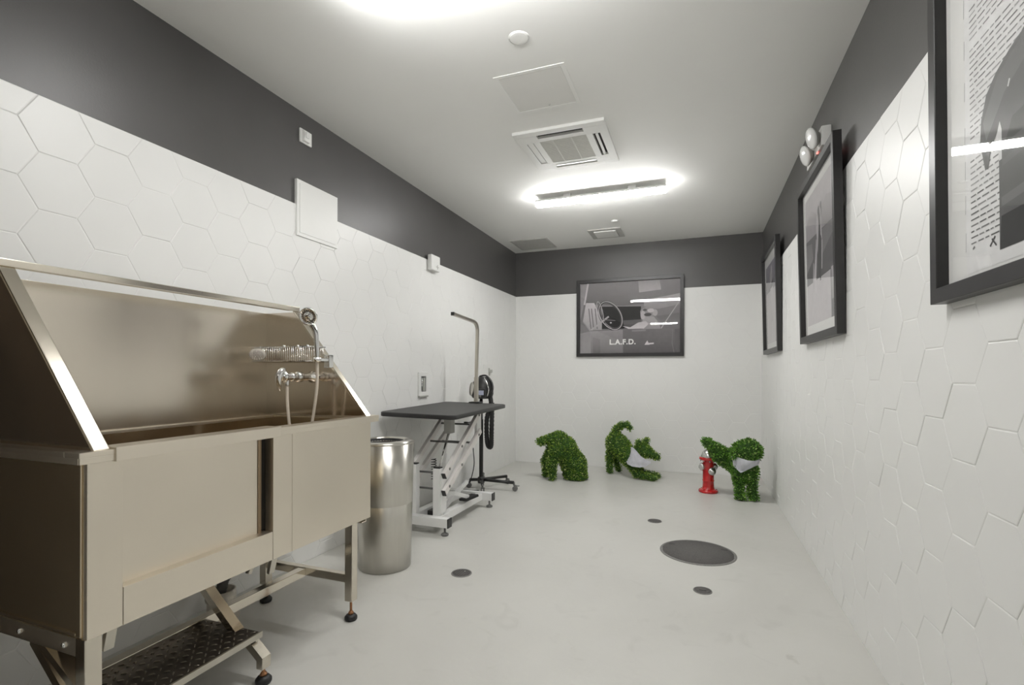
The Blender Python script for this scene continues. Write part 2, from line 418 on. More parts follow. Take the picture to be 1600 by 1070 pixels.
# ------------------------------------------------------------------ light fixtures
def light_fixture(x0, x1, y, label):
    xc = (x0 + x1) / 2
    t = thing('ceiling_light', label, 'light', (xc, y, H))
    MB().box((x0 + .004, y - .050, 2.784), (x1 - .004, y + .050, 2.803), .006).build('housing', M_housing, t)
    for fx in (.25, .75):
        x = x0 + (x1 - x0) * fx
        MB().box((x - .035, y - .02, 2.801), (x + .035, y + .02, H), .003).build('mounting_bracket', M_housing, t)
    d = MB()
    prof = [V((0, .047 * math.cos(a), 2.785 + .040 * math.sin(a))) for a in [PI + k * PI / 12 for k in range(13)]]
    rings = []
    for k, (x, s_) in enumerate(((x0, .80), (x0 + .012, 1.0), (x1 - .012, 1.0), (x1, .80))):
        rings.append([d.b.verts.new(V((x, y + p.y * s_, 2.785 + (p.z - 2.785) * s_))) for p in prof])
    for A, B in zip(rings, rings[1:]):
        for k in range(12): d.b.faces.new((A[k], A[k + 1], B[k + 1], B[k])).smooth = True
        d.b.faces.new((A[0], B[0], B[12], A[12]))
    d.b.faces.new(rings[0]); d.b.faces.new(rings[-1][::-1])
    bmesh.ops.recalc_face_normals(d.b, faces=d.b.faces)
    d.build('diffuser', M_lens, t)
    for k in range(5):
        x = x0 + .08 + (x1 - x0 - .16) * k / 4
        MB().box((x - .008, y - .055, 2.772), (x + .008, y - .049, 2.800), .001).build('clip', M_white, t)
    return t
light_fixture(.925, 2.09, 4.44, 'white lit strip light on the ceiling in front of the far wall')
light_fixture(.98, 2.15, 1.72, 'white lit strip light on the ceiling nearest the round cover plate')
light_fixture(.95, 1.75, -3.5, 'white lit strip light on the ceiling by the dark rear wall')

# ------------------------------------------------------------------ ceiling pieces
def smoke():
    c = (1.516, 2.292)
    t = thing('smoke_detector', 'round white cover plate on the ceiling nearest the camera', 'smoke detector', (c[0], c[1], H))
    MB().lathe([(.046, 0), (.046, -.003), (.044, -.005), (.030, -.006), (0, -.006)], (c[0], c[1], H), n=40, smooth=False).build('cover', M_ceil, t)
    MB().lathe([(.048, 0), (.052, 0), (.051, -.003), (.048, -.003)], (c[0], c[1], H), n=40).build('rim', M_white, t)
smoke()
def access_panel():
    x0, x1, y0, y1 = 1.268, 1.674, 2.553, 2.969
    t = thing('access_panel', 'square flush access panel in the ceiling beside the air conditioner', 'access panel', ((x0 + x1) / 2, (y0 + y1) / 2, H))
    m = MB(); w = .022
    for a, b in (((x0, y0), (x1, y0 + w)), ((x0, y1 - w), (x1, y1)), ((x0, y0 + w), (x0 + w, y1 - w)), ((x1 - w, y0 + w), (x1, y1 - w))):
        m.box((a[0], a[1], H - .003), (b[0], b[1], H), .001)
    m.build('panel_frame', M_ceil, t)
    MB().box((x0 + w + .003, y0 + w + .003, H - .002), (x1 - w - .003, y1 - w - .003, H), .0005).build('door', mat('off_white_panel', (.80, .795, .77, 1), .7, var=.01), t)
    MB().cyl((1.49, y1 - .05, H - .007), (1.49, y1 - .05, H - .003), .006, n=12).build('latch', M_grey, t)
access_panel()
def cassette():
    x0, x1, y0, y1 = 1.146, 1.775, 3.185, 3.845; z = H - .022
    xc, yc = (x0 + x1) / 2, (y0 + y1) / 2
    t = thing('air_conditioner', 'square white ceiling cassette air conditioner with four louvre slots', 'air conditioner', (xc, yc, H))
    # face panel with openings made as separate bars
    m = MB()
    s0, s1 = .055, .105      # slot band measured from the edge
    g = .150                 # grille opening starts here
    ln = .155                # slot ends kept this far from the corner
    m.box((x0, y0, z), (x1, y0 + s0, H), .004); m.box((x0, y1 - s0, z), (x1, y1, H), .004)
    m.box((x0, y0 + s0, z), (x0 + s0, y1 - s0, H), .002); m.box((x1 - s0, y0 + s0, z), (x1, y1 - s0, H), .002)
    for ax, bx in ((x0 + s0, x0 + ln), (x1 - ln, x1 - s0)):      # corners between the slots
        m.box((ax, y0 + s0, z), (bx, y0 + s1, H)); m.box((ax, y1 - s1, z), (bx, y1 - s0, H))
    for ay, by in ((y0 + s1, y0 + ln), (y1 - ln, y1 - s1)):
        m.box((x0 + s0, ay, z), (x0 + s1, by, H)); m.box((x1 - s1, ay, z), (x1 - s0, by, H))
    m.box((x0 + s1, y0 + s1, z), (x1 - s1, y0 + g, H), .002); m.box((x0 + s1, y1 - g, z), (x1 - s1, y1 - s1, H), .002)
    m.box((x0 + s1, y0 + g, z), (x0 + g, y1 - g, H), .002); m.box((x1 - g, y0 + g, z), (x1 - s1, y1 - g, H), .002)
    m.build('face_panel', M_white, t)
    MB().box((x0 + .05, y0 + .05, H - .003), (x1 - .05, y1 - .05, H)).build('slot_backing', M_dark, t)
    gr = MB().box((x0 + g, y0 + g, z + .0025), (x1 - g, y1 - g, z + .012))
    n = 26
    for k in range(n):
        y = y0 + g + (y1 - y0 - 2 * g) * (k + .5) / n
        gr.box((x0 + g, y - .002, z + .001), (x1 - g, y + .002, z + .0024))
    for fx in (.28, .68):
        x = x0 + g + (x1 - x0 - 2 * g) * fx
        gr.box((x - .004, y0 + g, z), (x + .004, y1 - g, z + .006))
    gr.build('intake_grille', mat('pale_grey_intake_grille', (.66, .655, .62, 1), .6, var=.03, scale=40), t)
    # louvres: near one hangs open, far and left ones nearly shut, right one half open
    def lou(a, b, rot): MB().box(a, b, .002, rot=rot).build('louvre', M_white, t)
    lou((x0 + ln + .005, y1 - s1 + .002, z + .002), (x1 - ln - .005, y1 - s0 - .002, z + .006), (math.radians(10), 0, 0))
    lou((x0 + s0 + .004, y0 + ln + .005, z + .002), (x0 + s1 - .004, y1 - ln - .005, z + .006), (0, 0, 0))
    lou((x1 - s1 + .016, y0 + ln + .005, z + .001), (x1 - s0 - .016, y1 - ln - .005, z + .005), (0, math.radians(-25), 0))
cassette()
def fan_vent():
    x0, x1, y0, y1 = 1.15, 1.525, 5.645, 6.02
    t = thing('exhaust_vent', 'square white exhaust fan cover on the ceiling behind the strip light', 'vent', ((x0 + x1) / 2, (y0 + y1) / 2, H))
    m = MB(); w = .055
    for a, b in (((x0, y0), (x1, y0 + w)), ((x0, y1 - w), (x1, y1)), ((x0, y0 + w), (x0 + w, y1 - w)), ((x1 - w, y0 + w), (x1, y1 - w))):
        m.box((a[0], a[1], H - .010), (b[0], b[1], H), .002)
    m.build('rim', mat('grey_white_vent_rim', (.50, .495, .475, 1), .6), t)
    MB().box((x0 + w + .006, y0 + w + .006, H - .020), (x1 - w - .006, y1 - w - .006, H - .002), .004).build('cover_plate', M_white, t)
fan_vent()
def return_vent():
    x0, x1, y0, y1 = .148, .626, 5.775, 6.25
    t = thing('air_grille', 'grey slatted air grille in the ceiling corner by the left wall', 'vent', ((x0 + x1) / 2, (y0 + y1) / 2, H))
    m = MB(); w = .02
    for a, b in (((x0, y0), (x1, y0 + w)), ((x0, y1 - w), (x1, y1)), ((x0, y0 + w), (x0 + w, y1 - w)), ((x1 - w, y0 + w), (x1, y1 - w))):
        m.box((a[0], a[1], H - .007), (b[0], b[1], H), .001)
    m.build('frame', mat('grey_vent_frame', (.5, .495, .47, 1), .6), t)
    s = MB()
    for k in range(30):
        y = y0 + w + (y1 - y0 - 2 * w) * (k + .5) / 30
        s.box((x0 + w, y - .0055, H - .006), (x1 - w, y + .0055, H - .003), rot=(math.radians(25), 0, 0))
    s.build('slats', M_grey, t)
    MB().box((x0 + .01, y0 + .01, H - .002), (x1 - .01, y1 - .01, H)).build('backing', mat('vent_dark_back', (.25, .245, .235, 1), .7), t)
return_vent()
def sprinkler():
    t = thing('fire_sprinkler', 'small white round sprinkler cover on the ceiling between light and fan cover', 'sprinkler', (1.50, 5.40, H))
    MB().lathe([(0, 0), (.032, 0), (.034, -.006), (.03, -.010), (0, -.011)], (1.50, 5.40, H), n=28).build('cover_plate', M_white, t)
    MB().lathe([(.034, 0), (.041, 0), (.040, -.003), (.034, -.003)], (1.50, 5.40, H), n=28).build('escutcheon', M_housing, t)
sprinkler()

# ------------------------------------------------------------------ left wall pieces
def wall_devices():
    t = thing('motion_sensor', 'small white wall sensor high on the charcoal band', 'sensor', (0, 2.497, 2.645))
    MB().box((0, 2.447, 2.645), (.012, 2.547, 2.732), .008).build('back_plate', M_white, t)
    MB().prism([(0.012, 2.462, 2.652), (.026, 2.466, 2.657), (.034, 2.466, 2.69), (.026, 2.466, 2.722), (.012, 2.462, 2.727)], (0, .05, 0), .003).build('housing', M_white, t)
    MB().box((.030, 2.474, 2.675), (.038, 2.500, 2.712), .004).build('lens', M_lampface, t)

    t = thing('wall_cover_panel', 'plain white cover panel on the left wall above the tub', 'panel', (0, 2.60, 2.05))
    MB().box((0, 2.413, 2.05), (.020, 2.783, 2.40), .003).build('panel', M_white, t)
    MB().box((.020, 2.435, 2.072), (.0225, 2.761, 2.378), .001).build('lid', M_white, t)

    t = thing('wall_sensor', 'white rounded alarm on the left wall at the tile edge', 'alarm', (0, 4.083, 2.147))
    MB().box((0, 4.04, 2.19), (.02, 4.13, 2.275), .004).build('mounting_plate', M_black, t)
    MB().box((.016, 4.003, 2.147), (.062, 4.163, 2.29), .016, seg=4).build('housing', M_white, t)
    m = MB(); 
    m.box((.0615, 4.085, 2.182), (.0645, 4.135, 2.190), .001); m.box((.0615, 4.106, 2.166), (.0645, 4.114, 2.206), .001)
    m.build('vent_mark', M_grey, t)

    t = thing('recessed_outlet_box', 'white framed recessed wall box with grey inside on the left wall', 'wall box', (TT, 3.93, .995))
    y0, y1, z0, z1 = 3.848, 4.010, .995, 1.206
    m = MB(); w = .036
    for a, b in (((y0, z0), (y1, z0 + w)), ((y0, z1 - w), (y1, z1)), ((y0, z0 + w), (y0 + w, z1 - w)), ((y1 - w, z0 + w), (y1, z1 - w))):
        m.box((TT - .004, a[0], a[1]), (TT + .014, b[0], b[1]), .003)
    m.build('frame', M_white, t)
    MB().box((TT + .0002, y0 + w - .004, z0 + w - .004), (TT + .003, y1 - w + .004, z1 - w + .004)).build('recess', mat('grey_recess', (.16, .16, .165, 1), .4, var=.5, scale=14, stretch=(1, 6, .6)), t)
    MB().tube([(TT + .008, 3.905, z0 + .03), (TT + .008, 3.905, z1 - .05)], .006).build('valve_pipe', M_chrome, t)
    MB().box((TT + .003, 3.93, z0 + .04), (TT + .010, 3.955, z1 - .05), .002).build('divider', M_lampbody, t)
    MB().box((TT - .004, y0 + .004, z0 - .012), (TT + .018, y1 - .004, z0), .002).build('sill', M_lampbody, t)

    t = thing('wall_outlet', 'white wall outlet holding a plug, behind the pet dryer', 'outlet', (TT, 5.41, 1.13))
    MB().box((TT - .003, 5.29, 1.13), (TT + .008, 5.53, 1.30), .003).build('face_plate', M_white, t)
    MB().box((TT + .007, 5.42, 1.17), (TT + .011, 5.46, 1.26), .002).build('socket', M_lampbody, t)
    MB().box((TT + .010, 5.425, 1.205), (TT + .045, 5.46, 1.24), .006).build('plug', M_lampbody, t)
wall_devices()

# ------------------------------------------------------------------ floor fittings
def floor_drain(x, y, r, name, label, cat, group, holes):
    t = thing(name, label, cat, (x, y, 0), group=group)
    MB().lathe([(r * .90, .0005), (r * .90, .004), (r * .97, .004), (r, .0015), (r, 0)], (x, y, 0), n=48).build('rim', M_iron2, t)
    MB().lathe([(0, .0005), (0, .003), (r * .90, .003), (r * .90, .0005)], (x, y, 0), n=48).build('cover', M_iron, t)
    if holes == 'slot':
        MB().box((x - .018, y - .006, .0028), (x + .018, y + .006, .0034)).build('slot', M_dark, t)
    if holes == 'grid':
        m = MB()
        for i in range(-3, 4):
            for j in range(-3, 4):
                if math.hypot(i, j) < 3.2: m.cyl((x + i * r * .24, y + j * r * .24, .0028), (x + i * r * .24, y + j * r * .24, .0033), .0042, n=8)
        m.build('holes', M_dark, t)
        MB().cyl((x + .01, y + .028, .003), (x + .01, y + .028, .005), .005, n=10).build('screw', M_chrome, t)
floor_drain(1.017, 2.69, .062, 'floor_drain', 'round dark perforated floor drain near the trash can', 'drain', None, 'grid')
floor_drain(2.016, 4.20, .056, 'floor_drain', 'small round cleanout cover behind the large manhole cover', 'drain', None, 'slot')
floor_drain(2.369, 2.947, .050, 'floor_drain', 'small round cleanout cover in front of the large manhole cover', 'drain', None, 'slot')
def manhole():
    x, y, r = 2.343, 3.572, .243
    t = thing('manhole_cover', 'large round dark grey manhole cover in the floor', 'manhole cover', (x, y, 0))
    MB().lathe([(r * .935, .0005), (r * .935, .005), (r * .97, .005), (r, .002), (r, 0)], (x, y, 0), n=72).build('rim', M_iron2, t)
    MB().lathe([(0, .0005), (0, .004), (r * .925, .004), (r * .925, .0005)], (x, y, 0), n=72).build('cover', M_iron, t)
    for sx, a in ((-.17, 0), (.17, 0)):
        MB().box((x + sx - .02, y + .10 - .006, .0038), (x + sx + .02, y + .10 + .006, .0044)).build('lifting_slot', M_dark, t)
manhole()

# ------------------------------------------------------------------ dog washing tub
def tub():
    XF, XB, YL, YR, ZB, ZR = .785, .145, .865, 2.115, .468, .985
    t = thing('dog_washing_tub', 'large stainless steel dog washing tub with step at the left wall', 'tub', (.465, 1.49, 0))
    st, sh = M_steel, M_steelh
    # floor pan and back of the basin
    b = MB()
    b.box((XB, YL + .01, ZB + .03), (XF - .03, YR - .01, ZB + .045))
    b.box((XB, YL + .01, ZB + .03), (XB + .015, YR - .01, .965))
    b.build('basin', M_steelin, t)
    # side panels, each pressed with a raised border
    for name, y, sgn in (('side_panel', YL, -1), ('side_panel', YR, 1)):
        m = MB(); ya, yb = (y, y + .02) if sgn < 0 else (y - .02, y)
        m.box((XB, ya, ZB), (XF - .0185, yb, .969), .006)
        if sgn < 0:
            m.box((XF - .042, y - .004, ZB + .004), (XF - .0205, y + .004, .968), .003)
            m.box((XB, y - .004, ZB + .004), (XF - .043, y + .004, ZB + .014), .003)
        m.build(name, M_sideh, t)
    # front: left strip, bottom strip, right panel, sliding door set back in its opening
    MB().box((XF - .018, YL, ZB), (XF, .955, .969), .002).build('front_post', sh, t)
    MB().box((XF - .05, .9565, ZB), (XF, 1.497, .578), .002).build('front_sill', sh, t)
    p = MB(); p.box((XF - .003, 1.4985, ZB), (XF, YR, .969), .0012); p.box((XF - .04, 1.4985, ZB), (XF - .003, 1.503, .969)); p.box((XF - .04, YR - .005, ZB), (XF - .003, YR - .001, .969))
    p.box((XF - .0005, 1.595, ZB + .002), (XF + .0012, YR - .001, .968), .0008)
    p.build('front_panel', sh, t)
    d = MB(); d.box((XF - .048, .958, .560), (XF - .036, 1.458, .969), .004)
    door = d.build('sliding_door', sh, t)
    MB().box((XF - .048, 1.4585, .562), (XF - .034, 1.474, .969), .003).build('door_edge_trim', mat('bronze_tinted_steel', (.36, .27, .18, 1), .3, 1.0), door)
    MB().box((XF - .060, 1.43, .562), (XF - .050, 1.51, .969)).build('door_slot', M_dark, t)
    # rims
    r = MB()
    lip = lambda a, bb: r.box(a, bb, .002)
    lip((XF - .035, YL - .035, .970), (XF + .030, YR + .03, .985))
    lip((XB, YL - .035, .970), (XF - .0352, YL + .02, .985)); lip((XB, YR - .02, .970), (XF - .0352, YR + .03, .985))
    lip((XF + .023, YL - .034, .953), (XF + .0295, YR + .029, .971))
    lip((XB, YL - .0345, .953), (XF + .0228, YL - .028, .971)); lip((XB, YR + .023, .953), (XF + .0228, YR + .0295, .971))
    r.build('rim', st, t)
    MB().box((XF - .04, .915, .950), (XF + .036, 1.505, .990), .003).build('door_cap', st, t)
    # splash walls
    MB().box((XB - .006, YL, .95), (XB, YR - .01, 1.520), .001).build('back_splash', M_splash, t)
    MB().box((XB, YL + .02, .955), (XB + .022, YR - .02, .968), .002).build('back_ledge', st, t)
    def wing(y, sgn, name):
        poly = [(XB, y, .975), (XF + .005, y, .985), (.335, y, 1.520), (XB, y, 1.520)]
        m = MB().prism(poly, (0, .006 * sgn, 0))
        o = m.build(name, M_steelin, t)
        # flange bent along the slope
        a, bb = V((XF + .012, y, .985)), V((.335, y, 1.532)); dirv = (bb - a).normalized(); nrm = V((dirv.z, 0, -dirv.x)) * -1
        if nrm.x < 0: nrm = -nrm
        y0, y1 = (y - .004, y + .036) if sgn < 0 else (y - .004, y + .030)
        f = MB(); q = [a, bb, bb - nrm * .012, a - nrm * .012]
        f.prism([(v.x, y0, v.z) for v in q], (0, y1 - y0, 0), .002)
        f.build('flange', M_polish, o)
        return o
    wing(YL + .012, -1, 'splash_wing'); wing(YR - .045, 1, 'splash_wing')
    # tie rail between the tops of the wings
    MB().box((.315, YL + .008, 1.525), (.345, YR - .018, 1.549), .003).build('top_rail', M_polish, t)
    # stand: four legs with levelling feet, side beams, gussets, low cross bars
    def foot(x, y, zt, parent):
        f = MB()
        f.lathe([(0, 0), (.026, 0), (.030, .006), (.030, .016), (.022, .026), (.012, .030), (0, .030)], (x, y, 0), n=24)
        o = f.build('foot_pad', M_rubber, parent)
        g = MB().cyl((x, y, .026), (x, y, zt + .01), .006, n=10).lathe([(.006, 0), (.015, 0), (.013, .008), (.006, .016)], (x, y, .030), n=6)
        g.build('levelling_screw', M_brass, parent)
    for x, y in ((.763, .882), (.763, 1.995), (.222, .882), (.222, 1.995)):
        lg = MB().box((x - .021, y - .021, .095), (x + .021, y + .021, ZB + .002), .003).build('leg', M_polish, t)
        foot(x, y, .095, lg)
    for y0, y1 in ((YL - .002, YL + .004), (YR - .030, YR - .024)):
        zb = .418 if y0 < 1 else .452
        bm = MB().box((.20, y0, zb), (XF - .006, y1, .4675), .001).box((.20, y0, zb), (XF - .006, y0 + (.03 if y0 < 1 else -.03), zb + .006), .001)
        o = bm.build('side_beam', st, t)
        if y0 < 1:
            for x in (.48, .69, .30): MB().lathe([(0, 0), (.009, 0), (.008, .004), (.004, .006), (0, .006)], (x, y0, .441), (0, -1, 0), n=12).build('bolt', M_chrome, o)
    MB().tube([(.53, .890, .440), (.745, .890, .308)], .02, square=(.022, .045), up=(0, 1, 0)).build('corner_brace', M_polish, t)
    for y in (.882, 1.995):
        MB().box((.243, y - .015, .182), (.742, y + .015, .222), .003).build('cross_bar', M_polish, t)
    MB().box((.455, .897, .178), (.497, 1.980, .218), .003).build('long_bar', M_polish, t)
    MB().tube([(.25, 1.96, .40), (.25, 1.86, .20), ], .01, square=(.022, .018)).build('rear_brace', M_polish, t)
    # folding step
    stp = MB(); zt = .182
    stp.box((.480, .925, zt - .016), (.735, 1.486, zt), .002)
    step = stp.build('step', M_tread, t)
    e = MB()
    e.box((.733, .92, zt - .020), (.741, 1.491, zt + .003), .001); e.box((.474, .92, zt - .020), (.482, 1.491, zt + .003), .001)
    e.build('edge_trim', M_grip, step)
    g = MB(); rr = random.Random(3)
    for i in range(8):
        for j in range(19):
            x = .497 + i * .031; y = .94 + j * .0295
            a = math.radians(45 if (i + j) % 2 else -45); ln = .011
            dx, dy = math.cos(a) * ln, math.sin(a) * ln
            g.tube([(x - dx, y - dy, zt - .0005), (x - dx * .5, y - dy * .5, zt + .0012), (x + dx * .5, y + dy * .5, zt + .0012), (x + dx, y + dy, zt - .0005)], [.0006, .0026, .0026, .0006], n=6)
    g.build('raised_pattern', mat('diamond_plate_ridges', (.20, .175, .145, 1), .3, .95), step)
    for y in (.945, 1.470):
        a = MB().tube([(.415, y, .463), (.415, y, .360), (.648, y, .158), (.700, y, .150), (.768, y, .098), (.768, y, .060)], .02, square=(.030, .040), up=(0, 1, 0)).build('step_arm', M_polish, step)
        foot(.768, y, .060, a)
    for y in (.945, 1.535):
        MB().box((.735, y - .014, .395), (.750, y + .014, .470), .002, rot=(0, math.radians(14), 0)).build('hanging_bracket', M_grip, t)
    # drain hose and trap below the basin
    MB().cyl((.30, 1.96, .33), (.30, 1.96, .478), .05, .055, n=24, bev=.006).build('drain_trap', M_cylgrey, t)
    pts = bez([(.30, 1.94, .345), (.25, 1.90, .30), (.20, 1.84, .24), (.165, 1.80, .19), (.15, 1.79, .12)], 14)
    hz = MB().tube(pts, [.024 + .002 * math.cos(i * 2.2) for i in range(len(pts))], n=14)
    hz.build('drain_hose', M_hosegrey, t)
    # mixer tap on the right wing
    y = YR - .045
    tap = MB()
    tap.lathe([(0, 0), (.030, 0), (.030, .006), (.018, .016), (.016, .05), (.016, .06)], (.455, y, 1.178), (0, -1, 0), n=24)
    tap.cyl((.455, y - .04, 1.178), (.450, y - .185, 1.178), .017, .019, n=24, bev=.003)
    tap.lathe([(.019, 0), (.026, .004), (.026, .03), (.019, .034)], (.4525, y - .075, 1.178), (0, -1, 0), n=24)
    tap.lathe([(.018, 0), (.022, .003), (.022, .016), (.018, .02)], (.451, y - .125, 1.178), (0, -1, 0), n=24)
    tap.cyl((.450, y - .165, 1.165), (.450, y - .165, 1.135), .011, n=16, bev=.002)
    tp = tap.build('mixer_tap', M_chrome, t)
    lv = MB()
    for k, (z, w) in enumerate(()): pass
    arc = [(.449, y - .182, 1.212), (.447, y - .200, 1.205), (.445, y - .211, 1.185), (.443, y - .212, 1.158), (.441, y - .205, 1.130), (.439, y - .196, 1.112)]
    pts = bez(arc, 6)
    lv.tube(pts, [.006 + .010 * math.sin(PI * min(1, .25 + .75 * i / (len(pts) - 1))) for i in range(len(pts))], n=12)
    lv.lathe([(0, 0), (.028, 0), (.030, .008), (.026, .018), (0, .024)], (.450, y - .180, 1.180), (0, -1, 0), n=28)
    lv.build('lever', M_chrome, tp)
    # bracket that carries the hand shower
    br = MB(); br.box((.556, y - .030, 1.225), (.590, y, 1.290), .004); br.cyl((.580, y - .105, 1.252), (.580, y - .105, 1.275), .0195, n=20)
    br.box((.568, y - .100, 1.257), (.586, y - .020, 1.272), .003)
    br.build('shower_bracket', M_chrome, t)
    return t
tub()

def hand_shower():
    t = thing('hand_shower', 'chrome hand shower with pale hose hanging in the tub corner', 'shower', (.56, 1.96, .94))
    y = 1.965
    h = MB()
    h.tube(bez([(.580, y, 1.268), (.576, y, 1.33), (.568, y, 1.40), (.552, y - .008, 1.440)], 6), [.0105 + .004 * i / 18 for i in range(19)], n=14)
    h.build('handle', M_chrome, t)
    hd = MB(); ax = V((.35, -.80, -.28)).normalized(); c = V((.530, y - .008, 1.478)) - ax * .014
    hd.lathe([(0, -.012), (.022, -.010), (.040, .002), (.046, .014), (.044, .020), (.038, .022), (.036, .018), (.020, .018), (.018, .022), (0, .022)], c, ax, n=36)
    head = hd.build('shower_head', M_chrome, t)
    nz = MB(); R = orient(ax)
    for rr, n in ((.010, 6), (.028, 18)):
        for k in range(n):
            p = c + R @ V((rr * math.cos(2 * PI * k / n), rr * math.sin(2 * PI * k / n), .018))
            nz.cyl(p, p + ax * .006, .0018, n=6)
    nz.build('nozzles', M_rubber, head)
    hs = MB()
    hs.tube(bez([(.450, 1.905, 1.137), (.452, 1.905, 1.05), (.462, 1.91, .93), (.485, 1.915, .78), (.510, 1.93, .70), (.535, 1.945, .76), (.548, 1.955, .90), (.562, 1.962, 1.00), (.578, 1.965, 1.12), (.581, 1.965, 1.20), (.580, 1.965, 1.272)], 10), .0075, n=12)
    hs.build('hose', M_hose, t)
hand_shower()

def wire_basket():
    t = thing('wire_basket', 'chrome wire shower basket on the right wing of the tub', 'basket', (.36, 2.02, 1.258))
    y0, y1, x0, x1, z0, z1 = 1.955, 2.066, .165, .540, 1.258, 1.330
    f = MB()
    for z, r in ((z0, .0026), (z1, .0034)):
        f.tube([(x0, y1, z), (x0, y0, z), (x1, y0, z), (x1, y1, z), (x0, y1, z)], r, n=8)
    f.build('rim_wires', M_chrome, t)
    w = MB()
    n = 30
    for k in range(n + 1):
        x = x0 + (x1 - x0) * k / n
        w.tube([(x, y0, z1), (x, y0, z0), (x, y1, z0)], .0014, n=6)
    for k in range(1, 7):
        yy = y0 + (y1 - y0) * k / 7
        w.tube([(x0, yy, z1), (x0, yy, z0)], .0014, n=6); w.tube([(x1, yy, z1), (x1, yy, z0)], .0014, n=6)
    w.build('wires', M_chrome, t)
    hk = MB().tube([(.44, y0 - .003, z1), (.44, y0 - .010, z1 - .03), (.49, y0 - .010, z1 - .03), (.49, y0 - .003, z1)], .002, n=6)
    hk.build('hook', M_chrome, t)
    for x in (.38, .47, .53): MB().lathe([(0, 0), (.008, .001), (.009, .005), (0, .007)], (x, y0 + .002, z1), (0, -1, 0), n=12).build('cap', M_chrome, t)
wire_basket()
def brush():
    c = V((.243, 1.918, 1.290)); ax = V((.45, -.85, -.15)).normalized()
    t = thing('scrub_brush', 'pale oval dotted scrubber hanging at the left end of wire basket', 'scrubber', c)
    MB().lathe([(0, -.014), (.034, -.012), (.041, -.004), (.040, .004), (.034, .008), (0, .010)], c, ax, n=36, squash=(1.0, .74)).build('body', M_clear, t)
    b = MB(); R = orient(ax)
    for rr, n in ((.012, 6), (.022, 12), (.030, 16)):
        for k in range(n):
            p = c + R @ V((rr * 1.0 * math.cos(2 * PI * k / n), rr * .74 * math.sin(2 * PI * k / n), .006)); b.cyl(p, p + ax * .007, .003, .002, n=8)
    b.build('bristles', M_chrome, t)
    MB().tube([c - ax * .010, c - ax * .028 + V((0, 0, .012)), V((.226, 1.953, 1.334)), V((.226, 1.960, 1.325))], .0022, n=8).build('hanger', M_chrome, t)
brush()
def floor_pipe():
    x, y = .15, 1.79
    t = thing('floor_drain_pipe', 'stained white stub pipe on the floor under the tub', 'pipe', (x, y, 0))
    MB().lathe([(.060, 0), (.060, .085), (.066, .088), (.068, .10), (.066, .135), (.058, .135), (.056, .09), (.050, .02), (.050, 0)], (x, y, 0), n=36).build('pipe', M_pvc, t)
    MB().lathe([(.060, 0), (.085, 0), (.082, .006), (.060, .012)], (x, y, 0), n=36).build('collar', M_pvc, t)
floor_pipe()

# ------------------------------------------------------------------ trash can
def trash_can():
    x, y = .515, 2.635; rb, rt, h = .158, .177, .765
    t = thing('trash_can', 'tall round brushed steel trash can between tub and grooming table', 'trash can', (x, y, 0))
    rad = lambda z: rb + (rt - rb) * z / h
    MB().lathe([(rb - .01, 0), (rb, .004), (rad(.398), .398), (rad(.398) - .0015, .400), (rad(.402), .402), (rad(h), h), (rt - .004, h), (rt - .012, .40), (rb - .02, .02), (0, .02)], (x, y, 0), n=64).build('body', M_can, t)
    # lid: rounded ring with an off-centre opening
    m = MB(); n = 64; zc = h
    ox, oy, ro = -.022, -.008, .138
    rings = []
    for r, z, k in ((rt, 0, 0), (rt + .001, .006, 0), (rt - .004, .014, 0), (rt - .016, .018, 0)):
        rings.append([m.b.verts.new((x + r * math.cos(2 * PI * j / n), y + r * math.sin(2 * PI * j / n), zc + z)) for j in range(n)])
    for r, z in ((ro + .006, .019), (ro, .014), (ro - .002, -.01)):
        rings.append([m.b.verts.new((x + ox + r * math.cos(2 * PI * j / n), y + oy + r * math.sin(2 * PI * j / n), zc + z)) for j in range(n)])
    for A, B in zip(rings, rings[1:]):
        for j in range(n): m.b.faces.new((A[j], A[(j + 1) % n], B[(j + 1) % n], B[j])).smooth = True
    m.build('lid', M_can, t)
    MB().lathe([(0, .45), (.13, .45), (.137, .46), (.139, h + .010), (.1365, h + .010), (.134, .47), (0, .46)], (x + ox, y + oy, 0), n=48).build('liner', M_rubber, t)
trash_can()

